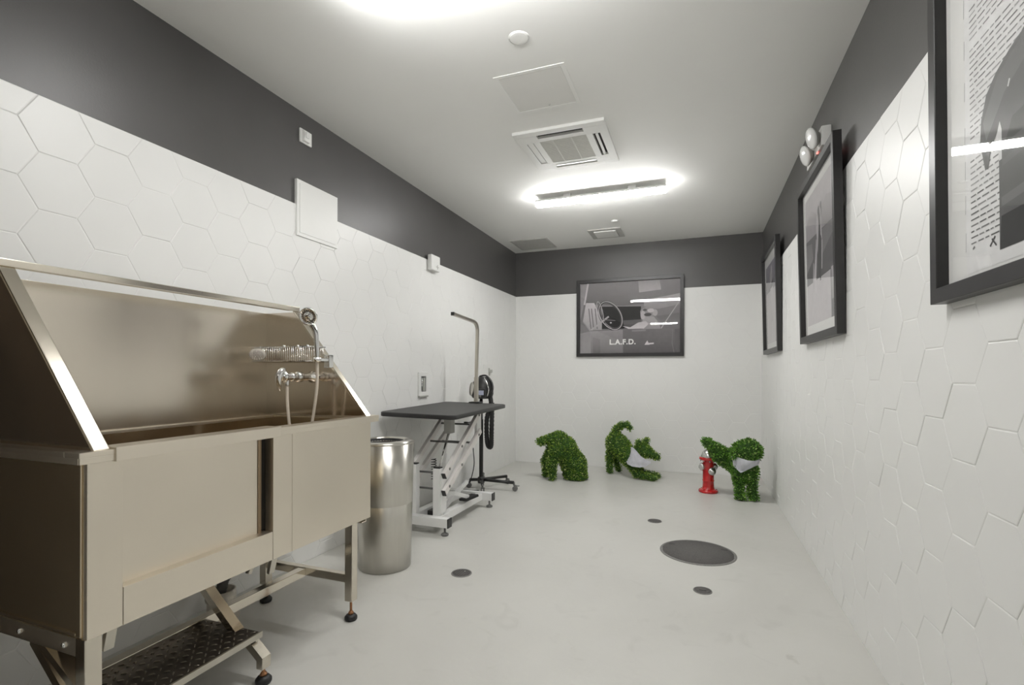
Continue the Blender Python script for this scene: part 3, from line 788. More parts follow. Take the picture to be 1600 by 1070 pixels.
# ------------------------------------------------------------------ grooming table
def grooming_table():
    t = thing('grooming_table', 'black topped grooming table on a white hydraulic lift frame', 'table', (.36, 3.75, 0))
    # top: rounded slab, tilted a touch as it sits on its lift
    def slab(w, l, r, z0, z1, n=6):
        pts = []
        for cx, cy, a0 in ((w / 2 - r, l / 2 - r, 0), (-w / 2 + r, l / 2 - r, 90), (-w / 2 + r, -l / 2 + r, 180), (w / 2 - r, -l / 2 + r, 270)):
            for k in range(n + 1):
                a = math.radians(a0 + 90 * k / n); pts.append((cx + r * math.cos(a), cy + r * math.sin(a)))
        return pts
    w, l = .635, 1.18
    rot = Euler((math.radians(.75), math.radians(1.15), math.radians(2.2))).to_matrix(); c = V((.352, 3.80, .888))
    def lay(name, m, r, ww, ll, prof, par):
        b = MB(); rings = []
        for ins, z in prof:
            rings.append([b.b.verts.new(c + rot @ V((px * (1 - 2 * ins / ww), py * (1 - 2 * ins / ll), z))) for px, py in slab(ww, ll, r, 0, 0)])
        for A, B in zip(rings, rings[1:]):
            for k in range(len(A)): b.b.faces.new((A[k], A[(k + 1) % len(A)], B[(k + 1) % len(A)], B[k])).smooth = False
        b.b.faces.new(rings[0][::-1]); b.b.faces.new(rings[-1])
        return b.build(name, m, par)
    top = lay('tabletop', M_mattop, .05, w - .012, l - .012, [(0, -.004), (0, .0165), (.003, .0175)], t)
    b = MB(); rings = []
    for ins, z in ((.010, -.016), (.002, -.016), (0, -.012), (0, .012), (.002, .015), (.010, .0155)):
        rings.append([b.b.verts.new(c + rot @ V((px * (1 - 2 * ins / w), py * (1 - 2 * ins / l), z))) for px, py in slab(w, l, .055, 0, 0)])
    for A, B in zip(rings, rings[1:]):
        for k in range(len(A)): b.b.faces.new((A[k], A[(k + 1) % len(A)], B[(k + 1) % len(A)], B[k])).smooth = True
    b.b.faces.new(rings[0][::-1])
    b.build('edge_band', M_black, top)
    # base: two cross beams joined by two rails
    def beam(a, bb, name, par=t, m=M_whitem, bev=.004): return MB().box(a, bb, bev).build(name, m, par)
    fb = beam((.10, 3.245, .062), (.628, 3.305, .128), 'front_beam'); rbm = beam((.10, 4.085, .062), (.628, 4.145, .128), 'rear_beam')
    for o, y0 in ((fb, 3.244), (rbm, 4.084)):
        MB().box((.626, y0, .061), (.634, y0 + .062, .129), .003).build('end_cap', M_black, o)
        MB().box((.094, y0, .061), (.102, y0 + .062, .129), .003).build('end_cap', M_black, o)
        for x in (.14, .592):
            MB().lathe([(0, 0), (.027, 0), (.029, .010), (.020, .018), (.008, .022), (.008, .062), (0, .062)], (x, y0 + .031, 0), n=24).build('foot', M_cylgrey, o)
    beam((.475, 3.305, .066), (.535, 4.085, .122), 'rail'); beam((.262, 3.305, .066), (.322, 4.085, .122), 'rail')
    sc_ = MB().lathe([(0, 0), (.010, 0), (.008, .005), (0, .006)], (.535, 3.36, .094), (1, 0, 0), n=12); sc_.build('bolt', M_cylgrey, t)
    # front posts
    for x0, x1, zt in ((.270, .325, .500), (.470, .530, .480)):
        p = MB().box((x0, 3.31, .120), (x1, 3.362, zt), .004).build('post', M_whitem, t)
        MB().box((x0 + .003, 3.313, zt - .001), (x1 - .003, 3.359, zt + .008), .003).build('cap', M_black, p)
        s = 1 if x0 > .4 else -1
        xs = x1 if s > 0 else x0
        MB().box((min(xs, xs + s * .006), 3.325, .14), (max(xs, xs + s * .006), 3.405, zt - .03), .002).build('side_plate', M_whitem, p)
    # lifting arms: pairs on either side
    for x, s in ((.248, -1), (.556, 1)):
        for (ya, za, yb, zb) in ((3.325, .425, 3.985, .872), (3.325, .296, 3.985, .700)):
            o = MB().tube([(x, ya, za), (x, yb, zb)], .02, square=(.028, .046), up=(0, 0, 1)).build('lifting_arm', M_pinkish, t)
            d = (V((x, yb, zb)) - V((x, ya, za))).normalized()
            MB().tube([V((x, ya, za)) - d * .004, V((x, ya, za)) + d * .003], .02, square=(.031, .049), up=(0, 0, 1)).build('end_cap', M_black, o)
            for f in (.10, .42, .92):
                q = V((x, ya, za)).lerp(V((x, yb, zb)), f); MB().lathe([(0, 0), (.011, 0), (.010, .005), (0, .006)], q + V((s * .014, 0, 0)), (s, 0, 0), n=12).build('bolt', M_cylgrey, o)
        MB().box((x - s * .016 - .012, 3.93, .66), (x - s * .016 + .012, 4.02, .868), .003).build('rear_bracket', M_whitem, t)
    MB().box((.20, 3.92, .852), (.60, 4.03, .868), .003).build('top_bracket', M_whitem, t)
    MB().box((.20, 3.45, .846), (.60, 3.50, .866), .003).build('top_bracket', M_whitem, t)
    for y, z in ((3.40, .43), (3.40, .305), (3.64, .635), (3.83, .765), (3.84, .61)):
        MB().cyl((.255, y, z), (.55, y, z), .008, n=14).build('cross_rod', M_cylgrey, t)
    # hydraulic pump with spring and pedal
    MB().box((.36, 3.42, .068), (.445, 3.55, .125), .006).build('pump_base', M_black, t)
    MB().cyl((.405, 3.48, .12), (.405, 3.48, .36), .021, n=24, bev=.003).build('hydraulic_cylinder', M_chrome, t)
    MB().cyl((.405, 3.48, .36), (.405, 3.70, .72), .011, n=16).build('piston_rod', M_chrome, t)
    sp = [V((.405 + .019 * math.cos(a), 3.44 + .019 * math.sin(a), .36 + .17 * a / (2 * PI * 9))) for a in [2 * PI * 9 * k / 160 for k in range(161)]]
    MB().tube(sp, .0035, n=6).build('spring', M_black, t)
    MB().cyl((.405, 3.44, .13), (.405, 3.44, .37), .007, n=12).build('spring_guide', M_chrome, t)
    MB().box((.375, 3.66, .70), (.435, 3.74, .868), .004).build('upper_bracket', M_lampbody, t)
    pd = MB().tube([(.42, 3.53, .24), (.50, 3.60, .23), (.56, 3.74, .175)], .012, square=(.022, .030)).build('pedal_arm', M_whitem, t)
    MB().box((.505, 3.70, .150), (.60, 3.84, .172), .008, rot=(math.radians(8), math.radians(-6), math.radians(-25))).build('pedal', M_rubber, pd)
    MB().tube([(.43, 3.56, .11), (.45, 3.75, .20), (.45, 3.95, .25)], .012, square=(.025, .03)).build('pump_link', M_whitem, t)
grooming_table()
def grooming_arm():
    x, y = .345, 4.366; zt = .9135
    t = thing('grooming_hanger', 'bent nickel grooming post clamped to the far table edge', 'grooming post', (x, y, zt))
    m = MB(); m.box((x - .055, y - .055, zt), (x + .055, y + .03, zt + .012), .004); m.box((x - .03, y + .028, zt - .055), (x + .03, y + .044, zt + .012), .003)
    m.box((x - .03, y - .03, zt - .062), (x + .03, y + .040, zt - .050), .003)
    m.build('clamp', M_black, t)
    MB().cyl((x, y, zt - .075), (x, y, zt - .05), .012, n=14).build('clamp_screw', M_black, t)
    MB().tube([(x, y, zt + .01), (x, y, 1.16)], .02, square=(.034, .034)).build('sleeve', M_armtube, t)
    arc = [(x, y, 1.155), (x + .010, y, 1.60)]
    for k in range(1, 7):
        a = PI / 2 * k / 7; arc.append((x + .010, y - .08 * (1 - math.cos(a)), 1.60 + .085 * math.sin(a)))
    arc += [(x + .010, y - .10, 1.688), (x + .010, y - .515, 1.712)]
    MB().tube(arc, .02, square=(.026, .026)).build('post', M_armtube, t)
    MB().box((x - .005, y - .523, 1.697), (x + .025, y - .513, 1.727), .002).build('end_cap', M_rubber, t)
grooming_arm()

# ------------------------------------------------------------------ pet dryer and its stand
def dryer_stand():
    x, y = .235, 4.735
    t = thing('dryer_stand', 'black wheeled stand with star base behind the grooming table', 'stand', (x, y, 0))
    MB().cyl((x, y, .07), (x, y, .72), .021, n=24, bev=.002).build('pole', M_black, t)
    MB().cyl((x, y, .70), (x, y, .935), .015, n=20).build('inner_pole', M_black, t)
    MB().lathe([(0, .06), (.034, .06), (.036, .07), (.036, .115), (.026, .125), (0, .125)], (x, y, 0), n=28).build('hub', M_black, t)
    k = MB().cyl((x, y, .705), (x - .0, y - .055, .705), .006, n=10); k.ball((x, y - .06, .705), .016, n=14); k.build('clamp_knob', M_black, t)
    for a, ln in ((4, .355), (-62, .20), (182, .125), (110, .34), (60, .34)):
        a = math.radians(a); e = V((x + ln * math.cos(a), y + ln * math.sin(a), .085))
        lg = MB().tube([(x, y, .095), e], .016, n=14).build('base_leg', M_black, t)
        c = MB()
        c.cyl(e + V((0, 0, .004)), e - V((0, 0, .028)), .010, n=12)
        dx, dy = -math.sin(a), math.cos(a); p = V((e.x + .012 * math.cos(a), e.y + .012 * math.sin(a), .026))
        for s in (-1, 1): c.cyl(p + V((dx, dy, 0)) * s * .006, p + V((dx, dy, 0)) * s * .018, .0255, n=24, bev=.003)
        c.box((p.x - .012, p.y - .014, .048), (p.x + .012, p.y + .014, .062), .004)
        c.box((p.x + .012 * math.cos(a) - .002, p.y - .010, .052), (p.x + .045 * math.cos(a) + .002, p.y + .010, .058), .002)
        c.build('caster', M_cylgrey, lg)
dryer_stand()
def pet_dryer():
    x, y, z = .245, 4.735, .936
    t = thing('pet_dryer', 'black barrel pet dryer with hanging hose on the wheeled stand', 'dryer', (x, y, z))
    b = MB()
    b.lathe([(0, 0), (.085, 0), (.106, .012), (.118, .05), (.116, .10), (.100, .165), (.075, .205), (.055, .222), (0, .226)], (x, y, z), n=40, squash=(1, .95)); b.build('body', M_black, t)
    h = MB(); h.tube(bez([(x + .085, y - .045, z + .05), (x + .128, y - .03, z + .09), (x + .105, y, z + .17), (x + .045, y, z + .235), (x - .02, y, z + .232), (x - .03, y, z + .215)], 8), .010, n=10)
    h.build('handle', M_black, t)
    MB().tube(bez([(x + .088, y - .075, z + .03), (x + .100, y - .068, z + .10), (x + .075, y - .062, z + .17), (x + .04, y - .04, z + .215)], 8), .006, n=8).build('trim_strip', M_chrome, t)
    s = MB(); s.lathe([(.060, 0), (.072, 0), (.070, .006), (.060, .008)], (x - .088, y - .070, z + .10), (-.75, -.66, .1), n=28); s.lathe([(0, .002), (.06, .002), (.058, .005), (0, .006)], (x - .088, y - .070, z + .10), (-.75, -.66, .1), n=28)
    s.build('side_cap', M_can, t)
    # control panel facing the room
    p = MB(); p.box((x - .012, y - .135, z + .015), (x + .082, y - .095, z + .105), .006, rot=(0, 0, math.radians(20))); pa = p.build('control_panel', M_black, t)
    MB().box((x - .002, y - .1375, z + .042), (x + .072, y - .1335, z + .088), .001, rot=(0, 0, math.radians(20))).build('label', M_screen, pa)
    kn = MB().lathe([(0, 0), (.012, 0), (.011, .012), (0, .013)], (x + .035, y - .134, z + .03), (.34, -.94, 0), n=16); kn.build('knob', M_cylgrey, pa)
    # corrugated hose folded once
    pts = bez([(x + .10, y - .02, z + .015), (x + .105, y - .02, z - .06), (x + .062, y - .02, z - .20), (x + .060, y - .02, z - .38), (x + .072, y - .02, z - .475), (x + .098, y - .02, z - .497), (x + .112, y - .02, z - .470), (x + .114, y - .02, z - .36), (x + .118, y - .02, z - .16), (x + .120, y - .02, z - .04)], 16)
    MB().tube(pts, [.0235 + .0022 * math.cos(i * 2.0) for i in range(len(pts))], n=16).build('hose', M_rubber, t)
    cd = MB().tube(bez([(x - .05, y + .07, z + .03), (.16, 4.83, .80), (.145, 4.80, .62), (.15, 4.72, .45), (.17, 4.70, .25), (.12, 4.70, .07), (.06, 4.64, .012), (.15, 4.60, .008), (.26, 4.62, .008)], 10), .005, n=8)
    cd.build('cord', M_rubber, t)
    cd = MB().tube(bez([(.225, 4.705, .62), (.19, 4.66, .70), (.15, 4.62, .695), (.13, 4.61, .69)], 8), .005, n=8); cd.box((.10, 4.598, .678), (.135, 4.622, .702), .004)
    cd.build('plug_lead', M_rubber, t)
pet_dryer()

# ------------------------------------------------------------------ framed pictures
FD = .04          # frame depth
def gcol(v, tint=(1, 1, 1)): return tuple(lin(max(0, min(250, (v * 1.03 + 4) * k))) for k in tint)
class Print:
    """polygons of a printed photograph, each in its own tone, stacked a hair apart"""
    def __init__(s): s.b = bmesh.new(); s.cl = s.b.loops.layers.float_color.new('Col'); s.k = 0
    def poly(s, pts, col, col2=None, layer=1):
        s.k += layer; vs = [s.b.verts.new((p[0], -s.k * .00006, p[1])) for p in pts]
        f = s.b.faces.new(vs)
        zs = [p[1] for p in pts]; lo, hi = min(zs), max(zs)
        for lp in f.loops:
            t_ = (lp.vert.co.z - lo) / max(1e-6, hi - lo)
            c = col if col2 is None else tuple(col[i] * (1 - t_) + col2[i] * t_ for i in range(3))
            lp[s.cl] = (*c, 1)
    def ell(s, c, rx, rz, col, rot=0, n=28, col2=None):
        ca, sa = math.cos(rot), math.sin(rot)
        s.poly([(c[0] + rx * math.cos(a) * ca - rz * math.sin(a) * sa, c[1] + rx * math.cos(a) * sa + rz * math.sin(a) * ca) for a in [2 * PI * k / n for k in range(n)]], col, col2)
    def line(s, p, q, w, col, layer=1):
        d = (V(q) - V(p)).normalized() if True else 0
        n = V((-d.y, d.x)) * w / 2
        s.poly([(p[0] + n.x, p[1] + n.y), (p[0] - n.x, p[1] - n.y), (q[0] - n.x, q[1] - n.y), (q[0] + n.x, q[1] + n.y)], col, layer=layer)
    def ring(s, c, rx, rz, w, col, rot=0, n=40):
        ca, sa = math.cos(rot), math.sin(rot); P = lambda r, a: (c[0] + (rx - r) * math.cos(a) * ca - (rz - r) * math.sin(a) * sa, c[1] + (rx - r) * math.cos(a) * sa + (rz - r) * math.sin(a) * ca)
        s.k += 1; y = -s.k * .00006
        A = [s.b.verts.new((P(0, 2 * PI * k / n)[0], y, P(0, 2 * PI * k / n)[1])) for k in range(n)]; B = [s.b.verts.new((P(w, 2 * PI * k / n)[0], y, P(w, 2 * PI * k / n)[1])) for k in range(n)]
        for k in range(n):
            f = s.b.faces.new((A[k], A[(k + 1) % n], B[(k + 1) % n], B[k]))
            for lp in f.loops: lp[s.cl] = (*col, 1)
    def build(s, parent, y):
        for v in s.b.verts: v.co.y += y
        for f in s.b.faces:
            f.normal_update()
            if f.normal.y > 0: f.normal_flip()
        me = bpy.data.meshes.new('print'); s.b.to_mesh(me); s.b.free(); me.materials.append(M_print)
        o = bpy.data.objects.new('print', me); C.objects.link(o); o.parent = parent; return o

def picture(label, w, h, loc, rot, art, fw=.043):
    """frame in local axes: x to the right, z up, back of the frame at y=0 and face at y=-FD"""
    t = thing('framed_picture', label, 'picture', loc, rot, group='black framed pictures')
    m = MB()
    out = [(-w / 2, 0), (w / 2, 0), (w / 2, h), (-w / 2, h)]
    inn = [(-w / 2 + fw, fw), (w / 2 - fw, fw), (w / 2 - fw, h - fw), (-w / 2 + fw, h - fw)]
    inn2 = [(-w / 2 + fw - .0, fw), (w / 2 - fw, fw), (w / 2 - fw, h - fw), (-w / 2 + fw, h - fw)]
    def ring(pts, y): return [m.b.verts.new((p[0], y, p[1])) for p in pts]
    e = .002
    sh = lambda pts, d: [(p[0] + (d if p[0] < 0 else -d), p[1] + (d if p[1] < h / 2 else -d)) for p in pts]
    R = [ring(out, 0), ring(out, -FD + e), ring(sh(out, e), -FD), ring(sh(inn, -e), -FD), ring(inn, -FD + e), ring(inn2, -.012), ring(inn2, 0)]
    for A, B in zip(R, R[1:] + R[:1]):
        for k in range(4): m.b.faces.new((A[k], A[(k + 1) % 4], B[(k + 1) % 4], B[k]))
    bmesh.ops.recalc_face_normals(m.b, faces=m.b.faces)
    m.build('frame_moulding', M_frame, t, world=False)
    MB().box((-w / 2 + fw - .002, -.010, fw - .002), (w / 2 - fw + .002, -.002, h - fw + .002)).build('mount_board', M_matb, t, world=False)
    P = Print(); ex = art(P, w, h, fw); pr = P.build(t, -.0105)
    if ex: ex(pr)
    g = MB(); g.face([(-w / 2 + fw - .002, -.020, fw - .002), (w / 2 - fw + .002, -.020, fw - .002), (w / 2 - fw + .002, -.020, h - fw + .002), (-w / 2 + fw - .002, -.020, h - fw + .002)])
    g.build('glass', M_glass, t, world=False)
    return t

PU = (1.0, .975, .99)
def art_car(P, w, h, fw):
    x0, x1, z0, z1 = -w / 2 + fw, w / 2 - fw, fw, h - fw
    def q(cx, cy):
        u = (cx - 175) / 1050; top = 205 - 55 * u; v = (952 - cy) / (952 - top)
        return (x0 + u * (x1 - x0), z0 + v * (z1 - z0))
    k = (x1 - x0) / 1050
    def pg(pts, c, c2=None): P.poly([q(*p) for p in pts], gcol(c, PU), None if c2 is None else gcol(c2, PU))
    pg([(175, 952), (1225, 952), (1225, 150), (175, 205)], 92, 150)                          # dim inside of the car
    pg([(175, 420), (640, 440), (1225, 400), (1225, 150), (175, 205)], 104, 140)
    pg([(800, 172), (1020, 160), (1035, 270), (810, 300)], 178, 160)                          # pale panel in the roof
    pg([(1000, 480), (1225, 430), (1225, 310), (1090, 340), (860, 380), (860, 450)], 150, 172) # bright rear window
    pg([(175, 205), (275, 200), (215, 440), (175, 600)], 150)                                  # windscreen side
    P.line(q(262, 200), q(222, 430), .022, gcol(200, PU)); P.line(q(222, 430), q(190, 610), .020, gcol(120, PU))
    pg([(240, 410), (330, 410), (415, 590), (415, 700), (290, 700), (205, 610)], 160, 205)      # draped seat cover
    for a in (270, 300, 340): P.line(q(a, 470), q(a + 25, 690), .012, gcol(112, PU))
    pg([(415, 450), (830, 450), (830, 640), (640, 690), (415, 690)], 18, 34)                   # dark dashboard
    P.ring(q(505, 548), .138, .210, .034, gcol(24, PU), rot=math.radians(32)); P.ring(q(508, 546), .130, .202, .010, gcol(190, PU), rot=math.radians(32)); P.ring(q(512, 545), .112, .182, .006, gcol(110, PU), rot=math.radians(32))
    P.ring(q(395, 500), .035, .135, .012, gcol(168, PU), rot=math.radians(14))
    P.line(q(300, 700), q(490, 556), .022, gcol(172, PU)); P.line(q(430, 590), q(560, 600), .009, gcol(120, PU)); P.line(q(450, 630), q(520, 685), .009, gcol(140, PU))
    P.ell(q(512, 624), .012, .010, gcol(190, PU))
    pg([(640, 600), (830, 590), (840, 690), (660, 690)], 92)
    # seated dog looking out
    pg([(830, 640), (870, 560), (960, 560), (1020, 640), (1030, 700), (850, 700)], 150, 165)
    P.ell(q(905, 510), .100, .062, gcol(150, PU)); P.ell(q(850, 545), .030, .055, gcol(182, PU)); P.ell(q(975, 520), .030, .040, gcol(178, PU)); P.ell(q(900, 540), .045, .020, gcol(70, PU)); P.ell(q(930, 495), .040, .025, gcol(200, PU)); P.ell(q(870, 490), .024, .016, gcol(92, PU))
    pg([(635, 660), (720, 675), (800, 625), (880, 610), (910, 640), (860, 690), (700, 692)], 208, 186)
    pg([(985, 560), (1225, 520), (1225, 640), (1060, 640)], 112)
    P.line(q(1215, 400), q(1035, 690), .012, gcol(176, PU))
    # door
    pg([(175, 740), (290, 715), (640, 700), (1225, 690), (1225, 952), (175, 952)], 118, 150)
    pg([(175, 750), (290, 716), (292, 952), (175, 952)], 150, 138)
    pg([(640, 700), (1225, 690), (1225, 952), (640, 952)], 96, 118)
    pg([(735, 702), (880, 698), (880, 718), (735, 722)], 140)
    P.line(q(290, 720), q(292, 952), .006, gcol(150, PU)); P.line(q(205, 610), q(290, 712), .012, gcol(150, PU))
    P.line(q(1150, 700), q(1145, 850), .008, gcol(125, PU)); P.line(q(1145, 850), q(1165, 952), .008, gcol(125, PU))
    pg([(1170, 700), (1225, 690), (1225, 952), (1190, 952), (1170, 860)], 104)
    # small triangle and bar mark
    wt = gcol(205, PU)
    P.poly([q(866, 866), q(918, 866), q(896, 818)], wt); P.poly([q(910, 846), q(962, 842), q(962, 858), q(912, 862)], wt)
    def extra(pr):
        cu = bpy.data.curves.new('lettering', 'FONT'); cu.body = 'L.A.F.D.'; cu.size = .088; cu.space_character = 1.12; cu.offset = .0032
        tmp = bpy.data.objects.new('lettering_curve', cu); C.objects.link(tmp)
        dg = bpy.context.evaluated_depsgraph_get(); me = bpy.data.meshes.new_from_object(tmp.evaluated_get(dg))
        bpy.data.objects.remove(tmp)
        xs = [v.co.x for v in me.vertices]; wd = max(xs) - min(xs)
        A, B = q(500, 858), q(776, 848); s = (B[0] - A[0]) / wd
        for v in me.vertices: v.co = V((A[0] + (v.co.x - min(xs)) * s, -.0105 - .006, A[1] + v.co.y * s + (B[1] - A[1]) * (v.co.x / wd) * .0))
        me.materials.clear(); me.materials.append(mat('pale_lettering', (.90, .89, .88, 1), .7, var=.02))
        o = bpy.data.objects.new('lettering', me); C.objects.link(o); o.parent = pr
    return extra
def art_text(P, w, h, fw):
    U = lambda u, v: (-w / 2 + u * w, v * h)
    pg = lambda pts, c, c2=None: P.poly([U(*p) for p in pts], gcol(c), None if c2 is None else gcol(c2))
    pg([(.145, .06), (.86, .06), (.86, .93), (.145, .93)], 226)
    for v in (.12, .22, .31, .40, .52, .63, .74): P.line(U(.143, v), U(.1445, v + .05), .003, gcol(175))
    rnd = random.Random(11)
    fig = [(.305, .090), (.80, .090), (.80, .60), (.72, .70), (.60, .74), (.50, .70), (.47, .62), (.421, .560), (.398, .549), (.349, .536), (.295, .514), (.251, .482), (.227, .43), (.221, .376), (.243, .303), (.258, .298), (.270, .340), (.300, .372), (.305, .34)]
    v = .135; P.k += 1
    while v < .90:
        u = .172
        dens = 120 if v > .26 else 92
        ln = .80
        while u < ln:
            wd = rnd.uniform(.012, .042); e = min(u + wd, ln)
            P.line(U(u, v), U(e, v), .0038, gcol(dens + rnd.uniform(-5, 50)), layer=0)
            u = e + rnd.uniform(.005, .010)
        v += .0152 if rnd.random() > .06 else .030
    P.line(U(.262, .108), U(.285, .128), .006, gcol(70)); P.line(U(.270, .125), U(.290, .105), .005, gcol(70)); P.line(U(.18, .12), U(.19, .125), .006, gcol(120))
    pg(fig, 84, 118)
    pg([(.305, .090), (.80, .090), (.80, .175), (.313, .168)], 44)
    pg([(.235, .42), (.30, .50), (.42, .548), (.44, .50), (.33, .45), (.25, .37)], 128, 112)
    pg([(.33, .33), (.80, .36), (.80, .42), (.36, .38)], 72, 88)
    P.line(U(.315, .20), U(.80, .235), .022, gcol(112)); P.line(U(.32, .29), U(.80, .33), .016, gcol(106))
    pg([(.300, .372), (.305, .30), (.318, .30), (.318, .37), (.310, .392)], 215)
    P.line(U(.345, .455), U(.352, .47), .006, gcol(210))
    P.ell(U(.62, .80), .10, .07, gcol(96))
def art_field(P, w, h, fw):
    U = lambda u, v: (-w / 2 + u * w, v * h)
    pg = lambda pts, c, c2=None, t=PU: P.poly([U(*p) for p in pts], gcol(c, t), None if c2 is None else gcol(c2, t))
    pg([(.125, .105), (.875, .105), (.875, .90), (.125, .90)], 190, 186)          # print
    pg([(.125, .62), (.875, .62), (.875, .74), (.70, .78), (.50, .72), (.30, .80), (.125, .74)], 150, 176)   # hills
    pg([(.125, .36), (.875, .36), (.875, .615), (.125, .64)], 66, 92)
    pg([(.125, .44), (.33, .50), (.30, .60), (.125, .62)], 128, 112)
    pg([(.55, .47), (.72, .52), (.875, .56), (.875, .61), (.55, .62)], 112)
    pg([(.76, .105), (.875, .105), (.875, .38), (.76, .38)], 72, 86); pg([(.775, .20), (.875, .20), (.875, .37), (.775, .37)], 140, 170)
    # standing figures
    P.ell(U(.50, .56), .055, .20, gcol(48, PU)); P.ell(U(.50, .72), .030, .055, gcol(96, PU)); P.ell(U(.56, .74), .022, .045, gcol(112, PU))
    pg([(.46, .50), (.50, .66), (.47, .76), (.43, .66)], 176, 196); pg([(.54, .60), (.58, .56), (.56, .74), (.535, .76)], 186)
    pg([(.34, .36), (.40, .36), (.46, .58), (.42, .60)], 196, 160); pg([(.30, .30), (.335, .30), (.36, .46), (.33, .48)], 186, 150)
    P.line(U(.39, .28), U(.40, .48), .022, gcol(200, PU)); P.line(U(.56, .40), U(.58, .56), .018, gcol(190, PU)); P.line(U(.52, .34), U(.52, .52), .030, gcol(46, PU))
def art_rider(P, w, h, fw):
    U = lambda u, v: (-w / 2 + u * w, v * h)
    pg = lambda pts, c, c2=None, t=PU: P.poly([U(*p) for p in pts], gcol(c, t), None if c2 is None else gcol(c2, t))
    pg([(.13, .10), (.87, .10), (.87, .86), (.13, .86)], 196, 176)
    pg([(.13, .60), (.87, .60), (.87, .86), (.13, .86)], 96, 132, (1, .97, 1.06))
    P.ell(U(.48, .72), .09, .07, gcol(160, PU)); P.ell(U(.52, .79), .04, .045, gcol(176, PU)); pg([(.30, .60), (.44, .60), (.62, .66), (.60, .70)], 58)
    pg([(.44, .30), (.56, .30), (.60, .62), (.42, .62)], 178, 200); P.line(U(.40, .14), U(.44, .5), .03, gcol(176, PU)); P.line(U(.60, .14), U(.58, .5), .03, gcol(182, PU))
    pg([(.70, .10), (.87, .10), (.87, .28), (.75, .34)], 150)
picture('framed photo of a dog in an old car on the far wall', 1.32, .99, (1.524, L - TT - .001, 1.415), (0, 0, 0), art_car)
RZ = -PI / 2
picture('framed newsprint collage with a dark figure, nearest picture on right wall', 1.0, 1.02, (W - TT - .001, 1.335, 1.408), (math.radians(.6), 0, RZ), art_text)
picture('framed photo of figures before a pale sky, middle picture on right wall', .96, 1.02, (W - TT - .001, 3.375, 1.402), (math.radians(1.3), 0, RZ), art_field)
picture('framed photo with dark upper half, farthest picture on right wall', 1.0, 1.02, (W - TT - .001, 5.375, 1.402), (math.radians(1.3), 0, RZ), art_rider)

# ------------------------------------------------------------------ emergency light
def emergency():
    t = thing('emergency_light', 'white twin head emergency light above the middle picture', 'emergency light', (W, 3.46, 2.50))
    MB().box((W - .050, 3.26, 2.500), (W, 3.66, 2.612), .008).build('housing', M_white, t)
    for y, z in ((3.30, 2.562), (3.475, 2.532)):
        ax = V((-.94, -.12, -.30)).normalized(); c = V((W - .088, y, z))
        hd = MB().lathe([(0, -.040), (.022, -.038), (.048, -.018), (.060, -.002), (.060, .004)], c, ax, n=32).build('lamp_head', M_lampbody, t)
        MB().lathe([(.060, 0), (.062, .006), (.052, .014), (.026, .019), (0, .021)], c, ax, n=32).build('lamp_lens', M_lampface, hd)
        MB().tube([c - ax * .030, (W - .045, y + .02, z)], .012, n=12).build('swivel', M_lampbody, hd)
    MB().ball((W - .050, 3.36, 2.496), .006, n=12).build('indicator', M_led, t)
emergency()

# ------------------------------------------------------------------ topiary dogs
YAW = math.radians(20.44)
def sdf_mesh(caps, k, res, pad=.06):
    """smooth union of round cones -> one closed mesh (surface nets)"""
    P0 = np.array([c[0] for c in caps], float); P1 = np.array([c[1] for c in caps], float)
    rr = np.array([[c[2], c[3]] for c in caps], float)
    lo = np.minimum((P0 - rr[:, :1]).min(0), (P1 - rr[:, 1:]).min(0)) - pad; hi = np.maximum((P0 + rr[:, :1]).max(0), (P1 + rr[:, 1:]).max(0)) + pad
    n = np.ceil((hi - lo) / res).astype(int) + 1
    g = np.stack(np.meshgrid(*[lo[i] + res * np.arange(n[i]) for i in range(3)], indexing='ij'), -1)
    D = None
    for a, b, r in zip(P0, P1, rr):
        ba = b - a; t = np.clip(((g - a) @ ba) / max(1e-9, ba @ ba), 0, 1)
        d = np.linalg.norm(g - a - t[..., None] * ba, axis=-1) - (r[0] + (r[1] - r[0]) * t)
        if D is None: D = d
        else:
            h = np.clip(.5 + .5 * (D - d) / k, 0, 1); D = D * (1 - h) + d * h - k * h * (1 - h)
    D = np.maximum(D, -(g[..., 2] - .004))            # cut flat at the floor
    S = D < 0
    cs = np.stack([S[i:n[0] - 1 + i, j:n[1] - 1 + j, l:n[2] - 1 + l] for i in (0, 1) for j in (0, 1) for l in (0, 1)], -1)
    act = cs.any(-1) & ~cs.all(-1); idx = -np.ones(act.shape, int); A = np.argwhere(act); idx[act] = np.arange(len(A))
    cor = [(i, j, l) for i in (0, 1) for j in (0, 1) for l in (0, 1)]
    acc = np.zeros((len(A), 3)); cnt = np.zeros(len(A))
    for x in range(8):
        for y in range(x + 1, 8):
            df = np.array(cor[y]) - np.array(cor[x])
            if np.abs(df).sum() != 1: continue
            a = D[tuple((A + cor[x]).T)]; b = D[tuple((A + cor[y]).T)]; m = (a < 0) != (b < 0)
            t = np.where(m, a / np.where(m, a - b, 1), 0)
            acc[m] += (np.array(cor[x]) + t[:, None] * df)[m]; cnt[m] += 1
    verts = lo + res * (A + acc / cnt[:, None])
    faces = []
    for ax in range(3):
        o1, o2 = [(ax + 1) % 3, (ax + 2) % 3]
        sl0 = [slice(1, -1)] * 3; sl0[ax] = slice(0, -1); sl1 = list(sl0); sl1[ax] = slice(1, None)
        ch = S[tuple(sl0)] != S[tuple(sl1)]
        for e in np.argwhere(ch):
            base = e.copy(); base[o1] += 1; base[o2] += 1
            q = []
            for d1, d2 in ((-1, -1), (0, -1), (0, 0), (-1, 0)):
                c = base.copy(); c[o1] += d1; c[o2] += d2; q.append(idx[tuple(c)])
            if min(q) < 0: continue
            faces.append(q if S[tuple(base)] else q[::-1])
    return verts, faces
